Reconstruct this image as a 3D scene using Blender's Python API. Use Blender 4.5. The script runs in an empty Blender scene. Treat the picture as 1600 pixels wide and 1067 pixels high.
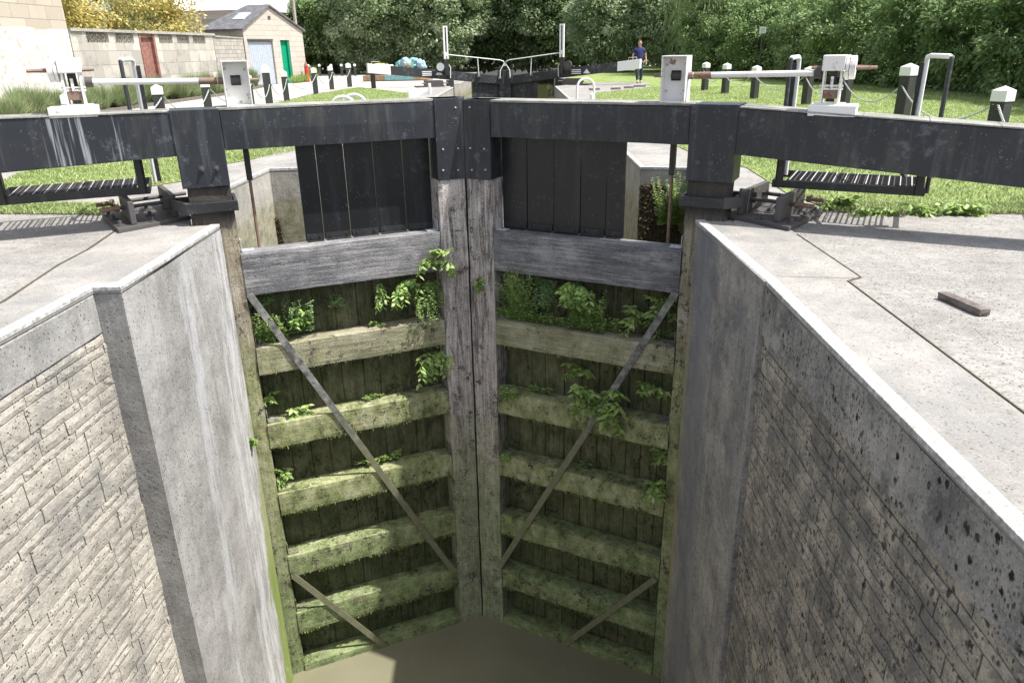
import bpy, bmesh, math, random
import numpy as np
from mathutils import Vector, Matrix, noise as mn
R = math.radians
sc = bpy.context.scene
C = sc.collection
random.seed(7)
rng = np.random.default_rng(11)

# ------------------------------------------------------------ camera
cd = bpy.data.cameras.new("camera"); cam = bpy.data.objects.new("camera", cd); C.objects.link(cam)
def _dir(u, v):
    d = Vector((u - 800, -(v - 533.5), -1155)); d.normalize(); return d
_up = -_dir(850, 3450); _y = _dir(838, 75); _y = (_y - _up * _y.dot(_up)).normalized(); _x = _y.cross(_up)
Rm = Matrix((_x, _y, _up))
cam.matrix_world = Matrix.Translation((0, 0, 1.55)) @ Rm.to_4x4()
cd.sensor_width = 36; cd.lens = 1155 / 1600 * 36; cd.clip_start = 0.05; cd.clip_end = 500
sc.camera = cam

# ------------------------------------------------------------ sky, sun, exposure
w = bpy.data.worlds.new("World"); sc.world = w; w.use_nodes = True
nt = w.node_tree; bg = nt.nodes["Background"]
sky = nt.nodes.new("ShaderNodeTexSky"); sky.sky_type = 'NISHITA'; sky.sun_disc = False
sky.sun_elevation = R(59.6); sky.sun_rotation = R(97.4); sky.air_density = 1.0; sky.dust_density = 2.5; sky.ozone_density = 0.6
hs_ = nt.nodes.new('ShaderNodeHueSaturation'); hs_.inputs['Saturation'].default_value = .5; nt.links.new(sky.outputs[0], hs_.inputs['Color']); nt.links.new(hs_.outputs[0], bg.inputs[0]); bg.inputs[1].default_value = 0.15
sd = bpy.data.lights.new("sun", 'SUN'); sd.energy = 4.6; sd.angle = R(0.6); sd.color = (1, .965, .9)
sun = bpy.data.objects.new("sun", sd); C.objects.link(sun)
sun.rotation_euler = Vector((1, -.13, 1.72)).to_track_quat('Z', 'Y').to_euler(); sun.location = (20, 0, 40)
sc.view_settings.view_transform = 'Standard'; sc.view_settings.look = 'None'
sc.view_settings.exposure = 0.7; sc.view_settings.gamma = 1.0

# ------------------------------------------------------------ helpers
def S(r, g, b):
    f = lambda c: (c / 255 / 12.92) if c <= 10.3 else ((c / 255 + .055) / 1.055) ** 2.4
    return (f(r), f(g), f(b), 1)
def G(v): return (v, v, v, 1)

class NT:
    def __init__(s, name, coord='obj'):
        s.m = bpy.data.materials.new(name); s.m.use_nodes = True
        s.t = s.m.node_tree; s.b = s.t.nodes["Principled BSDF"]
        if coord == 'obj':
            s.p = s.t.nodes.new("ShaderNodeTexCoord").outputs['Object']
        else:
            s.p = s.t.nodes.new("ShaderNodeNewGeometry").outputs['Position']
        s._xyz = None
    def n(s, typ, **k):
        x = s.t.nodes.new(typ)
        for a, v in k.items(): setattr(x, a, v)
        return x
    def put(s, sock, v):
        if isinstance(v, bpy.types.NodeSocket): s.t.links.new(v, sock)
        elif v is not None: sock.default_value = v
    def xyz(s):
        if s._xyz is None:
            x = s.n("ShaderNodeSeparateXYZ"); s.put(x.inputs[0], s.p); s._xyz = x
        return s._xyz.outputs
    def vec(s, sc_):
        m = s.n("ShaderNodeMapping"); s.put(m.inputs[0], s.p); m.inputs['Scale'].default_value = sc_; return m.outputs[0]
    def noise(s, sc_=1, st=(1, 1, 1), det=5, rough=.6, dist=0, off=0):
        x = s.n("ShaderNodeTexNoise"); m = s.n("ShaderNodeMapping"); s.put(m.inputs[0], s.p)
        m.inputs['Scale'].default_value = st; m.inputs['Location'].default_value = (off, off * 1.7, off * .6)
        s.put(x.inputs['Vector'], m.outputs[0]); x.inputs['Scale'].default_value = sc_
        x.inputs['Detail'].default_value = det; x.inputs['Roughness'].default_value = rough; x.inputs['Distortion'].default_value = dist
        return x.outputs[0]
    def vor(s, sc_=1, st=(1, 1, 1), feat='F1', out=0, rnd=1):
        x = s.n("ShaderNodeTexVoronoi", feature=feat); s.put(x.inputs['Vector'], s.vec(st)); x.inputs['Scale'].default_value = sc_
        x.inputs['Randomness'].default_value = rnd
        return x.outputs[out]
    def ramp(s, f, stops):
        x = s.n("ShaderNodeValToRGB"); s.put(x.inputs[0], f); e = x.color_ramp.elements
        while len(e) > 1: e.remove(e[0])
        for i, (p, c) in enumerate(stops):
            q = e[0] if i == 0 else e.new(p)
            q.position = p; q.color = G(c) if isinstance(c, (int, float)) else c
        return x.outputs[0]
    def mix(s, f, a, b, mode='MIX'):
        x = s.n("ShaderNodeMix", data_type='RGBA', blend_type=mode); s.put(x.inputs[0], f); s.put(x.inputs[6], a); s.put(x.inputs[7], b); return x.outputs[2]
    def ma(s, op, a, b=None, c=None):
        x = s.n("ShaderNodeMath", operation=op); s.put(x.inputs[0], a)
        if b is not None: s.put(x.inputs[1], b)
        if c is not None: s.put(x.inputs[2], c)
        return x.outputs[0]
    def mr(s, v, a, b, c=0., d=1.):
        x = s.n("ShaderNodeMapRange", interpolation_type='SMOOTHSTEP'); s.put(x.inputs[0], v)
        for i, q in enumerate((a, b, c, d)): x.inputs[i + 1].default_value = q
        return x.outputs[0]
    def attr(s, name):
        x = s.n("ShaderNodeAttribute"); x.attribute_name = name; return x.outputs['Fac']
    def rnd(s): return s.n("ShaderNodeObjectInfo").outputs['Random']
    def out(s, col, rough=.8, h=None, bs=.5, bd=.02, metal=0, spec=None):
        s.put(s.b.inputs['Base Color'], col); s.put(s.b.inputs['Roughness'], rough); s.b.inputs['Metallic'].default_value = metal
        if spec is not None: s.b.inputs['Specular IOR Level'].default_value = spec
        if h is not None:
            b = s.n("ShaderNodeBump"); b.inputs['Strength'].default_value = bs; b.inputs['Distance'].default_value = bd
            s.put(b.inputs['Height'], h); s.t.links.new(b.outputs[0], s.b.inputs['Normal'])
        return s.m

def tag(o, label=None, cat=None, group=None, kind=None):
    if label: o['label'] = label
    if cat: o['category'] = cat
    if group: o['group'] = group
    if kind: o['kind'] = kind
    return o
def empty(name, loc=(0, 0, 0), rz=0, label=None, cat=None, group=None, parent=None):
    o = bpy.data.objects.new(name, None); C.objects.link(o); o.location = loc; o.rotation_euler = (0, 0, rz)
    o.empty_display_size = .2
    if parent: o.parent = parent
    return tag(o, label, cat, group)

class MB:
    def __init__(s): s.v = []; s.f = []; s.sm = []
    def add(s, vs, fs, smooth=False):
        n = len(s.v); s.v += [tuple(p) for p in vs]; s.f += [tuple(i + n for i in f) for f in fs]; s.sm += [smooth] * len(fs); return s
    def hexa(s, p):
        return s.add(p, [(0, 3, 2, 1), (4, 5, 6, 7), (0, 1, 5, 4), (1, 2, 6, 5), (2, 3, 7, 6), (3, 0, 4, 7)])
    def box(s, x0, x1, y0, y1, z0, z1):
        if x0 > x1: x0, x1 = x1, x0
        if y0 > y1: y0, y1 = y1, y0
        if z0 > z1: z0, z1 = z1, z0
        return s.hexa([(x0, y0, z0), (x1, y0, z0), (x1, y1, z0), (x0, y1, z0), (x0, y0, z1), (x1, y0, z1), (x1, y1, z1), (x0, y1, z1)])
    def prism(s, poly, z0, z1):
        a = sum(poly[i][0] * poly[(i + 1) % len(poly)][1] - poly[(i + 1) % len(poly)][0] * poly[i][1] for i in range(len(poly)))
        if a < 0: poly = poly[::-1]
        n = len(poly)
        return s.add([(x, y, z0) for x, y in poly] + [(x, y, z1) for x, y in poly],
                     [tuple(range(n))[::-1], tuple(range(n, 2 * n))] + [(i, (i + 1) % n, n + (i + 1) % n, n + i) for i in range(n)])
    def sheet(s, poly, z):
        a = sum(poly[i][0] * poly[(i + 1) % len(poly)][1] - poly[(i + 1) % len(poly)][0] * poly[i][1] for i in range(len(poly)))
        if a < 0: poly = poly[::-1]
        return s.add([(x, y, z) for x, y in poly], [tuple(range(len(poly)))])
    def cyl(s, p0, p1, r0, r1=None, n=12, smooth=True):
        r1 = r0 if r1 is None else r1; p0 = Vector(p0); p1 = Vector(p1); d = (p1 - p0).normalized()
        a = d.orthogonal().normalized(); b = d.cross(a); k = len(s.v)
        vs = []
        for p, r in ((p0, r0), (p1, r1)):
            for i in range(n):
                t = 2 * math.pi * (i + .5) / n; vs.append(p + a * (r * math.cos(t)) + b * (r * math.sin(t)))
        s.add(vs, [(i, (i + 1) % n, n + (i + 1) % n, n + i) for i in range(n)], smooth)
        s.add(vs, [tuple(range(n))[::-1], tuple(range(n, 2 * n))])
        return s
    def tube(s, path, r, n=8, closed=False):
        path = [Vector(p) for p in path]; m = len(path); vs = []; a = None
        for i, p in enumerate(path):
            q0 = path[i - 1] if i or closed else p; q1 = path[(i + 1) % m] if i < m - 1 or closed else p
            d = (q1 - q0).normalized()
            if a is None: a = d.orthogonal().normalized()
            a = (a - d * a.dot(d)).normalized(); b = d.cross(a)
            for k in range(n):
                t = 2 * math.pi * k / n; vs.append(p + a * (r * math.cos(t)) + b * (r * math.sin(t)))
        fs = [(i * n + k, i * n + (k + 1) % n, ((i + 1) % m) * n + (k + 1) % n, ((i + 1) % m) * n + k) for i in range(m if closed else m - 1) for k in range(n)]
        s.add(vs, fs, True)
        if not closed: s.add(vs[:n] + vs[-n:], [tuple(range(n))[::-1], tuple(range(n, 2 * n))])
        return s
    def rough(s, x0, x1, y0, y1, z0, z1, step=.12, amp=.006, seed=0, wear=.012):
        """a sawn timber or cast block: a box cut into small faces whose surface and arrises wander"""
        if x0 > x1: x0, x1 = x1, x0
        nx, ny, nz = [max(2, int(round((b - a) / step))) for a, b in ((x0, x1), (y0, y1), (z0, z1))]
        idx = {}; vs = []
        def V(i, j, k):
            if (i, j, k) not in idx:
                p = Vector((x0 + (x1 - x0) * i / nx, y0 + (y1 - y0) * j / ny, z0 + (z1 - z0) * k / nz))
                q = mn.noise_vector(p * 3.1 + Vector((seed, 0, 0))) * amp + mn.noise_vector(p * 11 + Vector((0, seed, 0))) * amp * .6
                e = (i in (0, nx)) + (j in (0, ny)) + (k in (0, nz))
                if e >= 2:
                    c = Vector(((x0 + x1) / 2 - p.x if i in (0, nx) else 0, (y0 + y1) / 2 - p.y if j in (0, ny) else 0, (z0 + z1) / 2 - p.z if k in (0, nz) else 0))
                    c = Vector([math.copysign(1, t) if t else 0 for t in c])
                    q += c * wear * (.45 + .9 * abs(mn.noise(p * 9 + Vector((seed, 3, 1)))))
                idx[(i, j, k)] = len(vs); vs.append(p + q)
            return idx[(i, j, k)]
        fs = []
        for i in range(nx):
            for j in range(ny):
                fs.append((V(i, j, 0), V(i, j + 1, 0), V(i + 1, j + 1, 0), V(i + 1, j, 0)))
                fs.append((V(i, j, nz), V(i + 1, j, nz), V(i + 1, j + 1, nz), V(i, j + 1, nz)))
        for i in range(nx):
            for k in range(nz):
                fs.append((V(i, 0, k), V(i + 1, 0, k), V(i + 1, 0, k + 1), V(i, 0, k + 1)))
                fs.append((V(i, ny, k), V(i, ny, k + 1), V(i + 1, ny, k + 1), V(i + 1, ny, k)))
        for j in range(ny):
            for k in range(nz):
                fs.append((V(0, j, k), V(0, j, k + 1), V(0, j + 1, k + 1), V(0, j + 1, k)))
                fs.append((V(nx, j, k), V(nx, j + 1, k), V(nx, j + 1, k + 1), V(nx, j, k + 1)))
        return s.add(vs, fs)
    def build(s, name, mat, parent=None, bevel=0, mirror=False, smooth=None, loc=None, rot=None):
        me = bpy.data.meshes.new(name)
        vs = [(-x, y, z) for x, y, z in s.v] if mirror else s.v
        fs = [f[::-1] for f in s.f] if mirror else s.f
        me.from_pydata(vs, [], fs)
        me.polygons.foreach_set('use_smooth', s.sm if smooth is None else [smooth] * len(fs))
        me.update()
        o = bpy.data.objects.new(name, me); C.objects.link(o)
        if mat: me.materials.append(mat)
        if parent: o.parent = parent
        if loc: o.location = loc
        if rot: o.rotation_euler = rot
        if bevel:
            b = o.modifiers.new('bevel', 'BEVEL'); b.width = bevel; b.segments = 2; b.limit_method = 'ANGLE'; b.angle_limit = R(40)
        return o

def copy_tree(o, parent=None, loc=None, rz=None, scale=None):
    c = o.copy(); C.objects.link(c); c.parent = parent
    if loc is not None: c.location = loc
    if rz is not None: c.rotation_euler = (0, 0, rz)
    if scale is not None: c.scale = scale
    for ch in list(o.children): copy_tree(ch, c)
    return c

def arrays(name, V, F, mat, parent=None, attr=None):
    """mesh straight from numpy: V (n,3), F (m,k)"""
    me = bpy.data.meshes.new(name); n, (m, k) = len(V), F.shape
    me.vertices.add(n); me.vertices.foreach_set('co', V.astype(np.float32).ravel())
    me.loops.add(m * k); me.loops.foreach_set('vertex_index', F.astype(np.int32).ravel())
    me.polygons.add(m); me.polygons.foreach_set('loop_start', np.arange(m, dtype=np.int32) * k)
    if attr is not None:
        a = me.attributes.new('var', 'FLOAT', 'POINT'); a.data.foreach_set('value', attr.astype(np.float32))
    me.materials.append(mat); me.update(calc_edges=True); me.validate()
    o = bpy.data.objects.new(name, me); C.objects.link(o)
    if parent: o.parent = parent
    return o

def leaves(P, D, size, wid=.55, curl=.25, var=None, droop=0.):
    """P (n,3) stems, D (n,3) leaf directions, size (n,) -> six-sided folded leaves (two quads each)"""
    n = len(P); D = D / (np.linalg.norm(D, axis=1, keepdims=True) + 1e-9)
    up = rng.normal(size=(n, 3)) * .5 + np.array([0, 0, 1.]); Sd = np.cross(D, up); Sd /= np.linalg.norm(Sd, axis=1, keepdims=True) + 1e-9
    N = np.cross(Sd, D); L = size[:, None]; W = L * wid * .5
    a = P; b = P + D * L * .45 + Sd * W - N * L * curl * .3; c = P + D * L; d = P + D * L * .45 - Sd * W - N * L * curl * .3
    m = P + D * L * .5
    c = c - N * L * curl * .4 - np.array([0, 0, droop]) * L
    V = np.stack([a, b, c, d, m], 1).reshape(-1, 3); i = np.arange(n)[:, None] * 5
    F = np.concatenate([i + np.array([[0, 4, 1]]), i + np.array([[1, 4, 2]]), i + np.array([[2, 4, 3]]), i + np.array([[3, 4, 0]])])
    v = rng.random(n) if var is None else var
    return V, F, np.repeat(v, 5)

# ------------------------------------------------------------ materials
M = {}
def leafmat(name, dark, mid, light, rough=.5, trans=.35, yellow=None):
    t = NT(name); v = t.attr('var'); nz = t.noise(.55, det=3, off=3); f = t.ma('ADD', t.ma('MULTIPLY', v, .6), t.ma('MULTIPLY', nz, .55))
    f = t.ma('ADD', f, t.ma('MULTIPLY', t.ma('SUBTRACT', t.rnd(), .5), .12))
    col = t.ramp(f, [(.25, dark), (.55, mid), (.85, light)] + ([(.97, yellow)] if yellow else []))
    t.out(col, rough)
    tr = t.n("ShaderNodeBsdfTranslucent"); t.put(tr.inputs[0], col); mx = t.n("ShaderNodeMixShader"); mx.inputs[0].default_value = trans
    t.t.links.new(t.b.outputs[0], mx.inputs[1]); t.t.links.new(tr.outputs[0], mx.inputs[2])
    t.t.links.new(mx.outputs[0], t.t.nodes['Material Output'].inputs[0]); return t.m
def lc(r, g, b): return (r, g, b, 1)
M['leaf_broad'] = leafmat('broad_leaf', lc(.1, .15, .065), lc(.28, .37, .18), lc(.62, .68, .5), trans=.5)
M['leaf_willow'] = leafmat('willow_leaf', lc(.13, .2, .07), lc(.32, .43, .17), lc(.52, .62, .34), trans=.45)
M['leaf_hedge'] = leafmat('hedge_leaf', lc(.085, .14, .05), lc(.23, .34, .13), lc(.5, .6, .33), trans=.5)
M['leaf_gold'] = leafmat('golden_leaf', lc(.2, .18, .04), lc(.5, .42, .12), lc(.75, .68, .32))
M['leaf_weed'] = leafmat('weed_leaf', lc(.17, .27, .06), lc(.34, .48, .14), lc(.54, .66, .27))
M['leaf_pale'] = leafmat('pale_leaf', lc(.2, .34, .08), lc(.38, .55, .15), lc(.6, .75, .32))
M['leaf_mint'] = leafmat('small_leaf', lc(.14, .25, .09), lc(.28, .42, .17), lc(.42, .56, .28))
M['moss_green'] = leafmat('moss', lc(.05, .055, .02), lc(.14, .17, .05), lc(.26, .3, .12))
M['leaf_lavender'] = leafmat('grey_green_blade', lc(.14, .19, .09), lc(.26, .34, .15), lc(.42, .44, .26))
M['grass_blade'] = leafmat('grass_blade', lc(.2, .27, .09), lc(.32, .4, .15), lc(.46, .52, .25))

def concrete(name, lo, hi, pit=.5, streak=.5, world=True, lichen=0, extra=None, bs=.35, tint=None, island=0):
    t = NT(name, 'w' if world else 'obj')
    big = t.noise(1.3, det=6, rough=.65); fine = t.noise(38, det=5, rough=.75, off=4); med = t.noise(7, det=5, rough=.7, off=9)
    f = t.ma('ADD', t.ma('MULTIPLY', big, .5), t.ma('ADD', t.ma('MULTIPLY', fine, .3), t.ma('MULTIPLY', med, .25)))
    col = t.ramp(f, [(.42, lo), (.62, hi)])
    if island: ri = t.n("ShaderNodeNewGeometry").outputs['Random Per Island']; col = t.mix(t.ma('MULTIPLY', ri, island), col, t.mix(.55, lo, col, 'MIX')); col = t.mix(t.ma('MULTIPLY', t.mr(ri, .6, 1.), island), col, hi)
    if tint: col = t.mix(t.mr(t.noise(2.2, det=4, off=21), .48, .68), col, tint)
    if streak:
        st = t.noise(9, (1, 1, .07), det=5, rough=.7, off=5); col = t.mix(t.ma('MULTIPLY', t.mr(st, .5, .72), streak), col, lo)
        st2 = t.noise(6, (1, 1, .06), det=4, rough=.65, off=15); col = t.mix(t.ma('MULTIPLY', t.mr(st2, .6, .75), streak * .7), col, hi)
    v = t.vor(40, (1, 1, .6)); pm = t.ma('MULTIPLY', t.mr(t.ma('ADD', v, t.ma('MULTIPLY', t.noise(70, det=3), .3)), .46, .26), t.mr(t.noise(14, det=3, off=2), .45, .58))
    col = t.mix(t.ma('MULTIPLY', pm, pit), col, G(.05))
    gn = t.noise(95, det=2, rough=.6, off=6); col = t.mix(t.ma('MULTIPLY', t.mr(gn, .56, .66), .45), col, hi); col = t.mix(t.ma('MULTIPLY', t.mr(gn, .42, .34), .5), col, tuple(c * .6 for c in lo[:3]) + (1,))
    h = t.ma('SUBTRACT', t.ma('ADD', t.ma('MULTIPLY', fine, .5), med), t.ma('MULTIPLY', pm, 1.2))
    if lichen:
        lv = t.mr(t.ma('ADD', t.vor(17, (1, 1, .75)), t.ma('MULTIPLY', t.noise(45, det=5, rough=.75), .6)), .62, .5)
        lm = t.ma('MULTIPLY', lv, t.mr(t.noise(2.2, det=4, rough=.75, off=31), .44, .54)); col = t.mix(t.ma('MULTIPLY', lm, lichen), col, lc(.022, .018, .016))
        lv2 = t.mr(t.ma('ADD', t.vor(44, (1, 1, .7)), t.ma('MULTIPLY', t.noise(60, det=4, rough=.75), .6)), .66, .52)
        lm2 = t.ma('MULTIPLY', lv2, t.mr(t.noise(4.5, det=5, rough=.75, off=37), .45, .56)); col = t.mix(t.ma('MULTIPLY', lm2, lichen * .85), col, lc(.035, .03, .026))
        lm3 = t.ma('MULTIPLY', t.mr(t.noise(1.6, det=6, rough=.75, off=39), .5, .62), .6 * lichen); col = t.mix(lm3, col, lc(.085, .083, .08))
        lw = t.ma('MULTIPLY', t.mr(t.noise(16, (1, 1, .6), det=5, off=44), .57, .64), t.mr(t.noise(2.5, det=3, off=13), .45, .6)); col = t.mix(t.ma('MULTIPLY', lw, .6), col, lc(.42, .38, .32))
    if extra: col = extra(t, col)
    return t.out(col, .9, h, bs, .02, spec=.25)

def gate_side(side):
    def ex(t, col):
        x = t.xyz(); Y = x[1]; Z = x[2]
        wob = t.noise(3, (1, 1, .25), det=6, rough=.75, off=7)
        yy = t.ma('ADD', Y, t.ma('MULTIPLY', t.ma('SUBTRACT', wob, .5), .9))
        if side < 0:
            # lime run-off, white, close to the quoin and widening downwards
            ww = t.ma('ADD', yy, t.ma('MULTIPLY', Z, -.10)); band = t.mr(ww, 6.55, 6.85)
            stz = t.noise(11, (1, 1, .12), det=5, rough=.7, off=17)
            col = t.mix(t.ma('MULTIPLY', band, t.mr(stz, .42, .62, .1, .8)), col, lc(.55, .55, .57))
            b2 = t.ma('MULTIPLY', t.mr(ww, 5.9, 6.1), t.mr(ww, 6.35, 6.15)); col = t.mix(t.ma('MULTIPLY', t.ma('MULTIPLY', b2, .5), t.mr(stz, .42, .6)), col, lc(.52, .53, .56))
            g = t.ma('MULTIPLY', t.mr(t.ma('ADD', yy, t.ma('MULTIPLY', Z, -.06)), 7.06, 7.22), t.mr(Z, -1.2, -2.4)); col = t.mix(t.ma('MULTIPLY', g, .8), col, lc(.24, .27, .08))
            g2 = t.ma('MULTIPLY', t.ma('MULTIPLY', t.mr(t.ma('ADD', yy, t.ma('MULTIPLY', Z, -.075)), 7.14, 7.26), t.mr(Z, -3.4, -4.3)), t.mr(wob, .42, .5)); g2 = t.ma('MULTIPLY', g2, t.mr(stz, .38, .55, .35, 1.)); col = t.mix(g2, col, lc(.18, .24, .06))
        else:
            ww = t.ma('ADD', yy, t.ma('MULTIPLY', Z, -.05)); band = t.ma('MULTIPLY', t.mr(ww, 6.1, 6.5), t.mr(ww, 7.1, 6.8)); col = t.mix(t.ma('MULTIPLY', band, .6), col, lc(.19, .2, .225))
            g = t.ma('MULTIPLY', t.mr(yy, 6.88, 7.05), t.mr(Z, -.3, -1.8)); col = t.mix(t.ma('MULTIPLY', g, .8), col, lc(.34, .31, .17))
        return col
    return ex
M['conc_l'] = concrete('pale_concrete', lc(.19, .187, .18), lc(.4, .393, .385), .8, .6, extra=gate_side(-1))
M['conc_r'] = concrete('stained_concrete', lc(.18, .18, .18), lc(.46, .43, .39), .8, .9, extra=gate_side(1), lichen=.35, tint=lc(.2, .19, .2))
M['band_r'] = concrete('lichened_concrete', lc(.16, .16, .16), lc(.44, .42, .39), .8, .7, lichen=1.0)
M['conc_rec'] = concrete('chamber_concrete', lc(.22, .21, .19), lc(.44, .42, .38), .7, .5,
    extra=lambda t, col: t.mix(t.ma('MULTIPLY', t.mr(t.ma('ADD', t.xyz()[2], t.ma('MULTIPLY', t.noise(2, det=4), .5)), -.1, -.35), .8), col, t.ramp(t.noise(7, det=6, rough=.8, off=6), [(.4, lc(.14, .14, .08)), (.6, lc(.33, .31, .22))])))
M['stone_l'] = concrete('buff_stone', lc(.26, .24, .21), lc(.53, .495, .435), .35, .12, tint=lc(.27, .26, .24), bs=.8, island=.5)
def strat(t, col):
    nz = t.noise(5, (1, 1, 1), det=6, rough=.75, off=3); col = t.mix(t.ma('MULTIPLY', t.mr(nz, .54, .42), .6), col, lc(.13, .13, .128)); return col
M['stone_r'] = concrete('lichened_stone', lc(.19, .175, .155), lc(.56, .5, .41), .7, .3, lichen=.85, extra=strat, bs=1.0, island=.6)
M['mortar_l'] = concrete('mortar_shade', lc(.025, .022, .02), lc(.06, .055, .05), .4, 0)
M['mortar_r'] = concrete('dark_mortar', lc(.045, .042, .038), lc(.13, .12, .105), .4, 0)
M['coping'] = concrete('coping_concrete', lc(.22, .21, .198), lc(.36, .345, .325), .6, 0, bs=.4, tint=lc(.24, .235, .23))
def fleck(t, col):
    a = t.ma('MULTIPLY', t.mr(t.noise(7, (.6, 1.6, 1), det=6, rough=.75, off=5), .54, .62), .45); col = t.mix(a, col, lc(.2, .194, .184))
    b = t.ma('MULTIPLY', t.mr(t.noise(30, (.5, 1.6, 1), det=4, off=12), .54, .61), .75); col = t.mix(b, col, lc(.22, .2, .18))
    return t.mix(t.ma('MULTIPLY', t.mr(t.vor(22), .16, .1), .6), col, lc(.46, .45, .44))
M['paving'] = concrete('brushed_concrete', lc(.22, .212, .2), lc(.37, .357, .34), .5, 0, extra=fleck, bs=.75)
M['gravel'] = concrete('pale_gravel', lc(.36, .33, .3), lc(.5, .47, .43), .3, 0, bs=.3)
t = NT('edge_paint', 'w'); e = t.noise(22, det=6, rough=.75); g2 = t.noise(60, (1, 1, 1), det=3)
M['paint_edge'] = t.out(t.ramp(t.ma('ADD', t.ma('MULTIPLY', e, .8), t.ma('MULTIPLY', g2, .25)), [(.44, lc(.28, .27, .25)), (.54, lc(.42, .42, .41)), (.63, lc(.58, .58, .58))]), .8, e, .4, .01)

def timber(name, axis, dark, mid, light, algae=0., wear=.5, pitch=.6, z0=-1.2, z1=-3.2, zfix=None, red=.0):
    t = NT(name); st = (.35, 6, 6) if axis == 'x' else (7, 7, .3)
    gr = t.noise(5, st, det=7, rough=.7, dist=.4); gr2 = t.noise(22, st, det=4, rough=.8, off=3); blo = t.noise(2.6, det=6, rough=.7, off=8); fi = t.noise(40, det=3, off=1)
    f = t.ma('ADD', t.ma('MULTIPLY', gr, .55), t.ma('ADD', t.ma('MULTIPLY', gr2, .25), t.ma('MULTIPLY', blo, .3)))
    col = t.ramp(f, [(.42, dark), (.54, mid), (.66, light)])
    if 'plank' in name: ri = t.n("ShaderNodeNewGeometry").outputs['Random Per Island']; col = t.mix(t.ma('MULTIPLY', ri, .5), col, dark)
    col = t.mix(t.ma('MULTIPLY', t.mr(t.ma('ADD', t.ma('MULTIPLY', blo, .5), t.ma('MULTIPLY', t.noise(16, st, det=5, off=6), .5)), .53, .6), wear), col, lc(.5, .47, .46))
    ck = t.mr(t.noise(9, (.25, 9, 9) if axis == 'x' else (10, 10, .2), det=5, rough=.6, off=19), .36, .30)
    col = t.mix(t.ma('MULTIPLY', ck, .7), col, lc(.02, .018, .016))
    if axis == 'z' and 'post' in name:
        ds = t.mr(t.noise(7, (1, 1, .16), det=6, rough=.75, dist=.6, off=91), .52, .6); col = t.mix(t.ma('MULTIPLY', ds, .75), col, lc(.07, .05, .045))
    if 'rail' in name or 'algae' in name: wl_ = t.mr(t.ma('ADD', t.xyz()[2], t.ma('MULTIPLY', blo, .06)), -5.76, -5.72, .6, 0); col = t.mix(wl_, col, dark)
    if algae:
        Z = t.xyz()[2]; wob = t.noise(2.3, (1, 1, .6), det=5, rough=.7, off=27)
        zz = t.ma('ADD', Z, t.ma('MULTIPLY', t.ma('SUBTRACT', wob, .5), 2.2)); am = t.mr(zz, z0, z1)
        agc = t.ramp(t.noise(6, (1, 1, .5), det=6, rough=.75, off=33), [(.36, lc(.07, .085, .03)), (.45, lc(.2, .23, .09)), (.54, lc(.31, .33, .16)), (.64, lc(.46, .46, .3))])
        agc = t.mix(t.mr(zz, -2.6, -5.0), agc, t.mix(.6, agc, t.ramp(t.noise(4, det=6, rough=.8, off=35), [(.4, lc(.04, .075, .025)), (.5, lc(.12, .2, .07)), (.6, lc(.27, .36, .16)), (.7, lc(.42, .42, .34))])))
        col = t.mix(t.ma('MULTIPLY', am, algae), col, agc)
        dk = t.ma('MULTIPLY', t.mr(t.noise(11, (1, 1, .8), det=7, rough=.85, off=41), .53, .58), t.mr(t.noise(1.8, det=3, off=47), .46, .53)); col = t.mix(t.ma('MULTIPLY', dk, .9), col, lc(.025, .02, .014))
        rd = t.ma('MULTIPLY', t.mr(t.noise(3, (1, 1, 2), det=5, rough=.7, off=53), .58, .68), .6); col = t.mix(t.ma('MULTIPLY', rd, am), col, lc(.17, .09, .095))
    sp_ = t.noise(75, det=3, rough=.7, off=61); col = t.mix(t.ma('MULTIPLY', t.mr(sp_, .54, .62), .35), col, light); col = t.mix(t.ma('MULTIPLY', t.mr(sp_, .44, .38), .5), col, dark)
    if name.startswith('mossy'): col = t.mix(t.ma('MULTIPLY', t.mr(t.ma('ADD', t.xyz()[2], t.ma('MULTIPLY', blo, .3)), -.05, .25), .92), col, lc(.035, .033, .033))  # heel post top coloured dark: worn black finish plus shade behind the collar strap
    h = t.ma('ADD', t.ma('MULTIPLY', gr2, .6), t.ma('ADD', t.ma('MULTIPLY', fi, .8), t.ma('SUBTRACT', gr, ck)))
    return t.out(col, .85, h, .6, .012, spec=.3)
M['wood_grey'] = timber('weathered_grey_oak', 'x', lc(.065, .065, .07), lc(.16, .16, .17), lc(.36, .35, .35), wear=.35)
M['cap_wood'] = timber('worn_capping', 'x', lc(.09, .09, .085), lc(.24, .24, .22), lc(.42, .42, .38), wear=.5)
M['wood_rail'] = timber('algae_stained_oak', 'x', lc(.11, .105, .07), lc(.27, .25, .17), lc(.52, .48, .37), algae=1.0, wear=.2, z0=-.7, z1=-2.6)
M['wood_post'] = timber('weathered_post_oak', 'z', lc(.07, .058, .052), lc(.4, .355, .335), lc(.72, .67, .63), algae=.75, wear=.7, z0=-2.0, z1=-3.8)
M['wood_heel'] = timber('mossy_heel_oak', 'z', lc(.12, .09, .07), lc(.28, .24, .17), lc(.45, .42, .33), algae=.9, wear=.3, z0=-.9, z1=-2.2)
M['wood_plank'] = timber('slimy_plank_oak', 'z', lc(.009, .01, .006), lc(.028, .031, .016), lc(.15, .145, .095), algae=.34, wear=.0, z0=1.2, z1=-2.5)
M['wood_fresh'] = timber('bare_oak', 'z', lc(.16, .1, .07), lc(.3, .2, .15), lc(.42, .32, .26), wear=.2)

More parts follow.
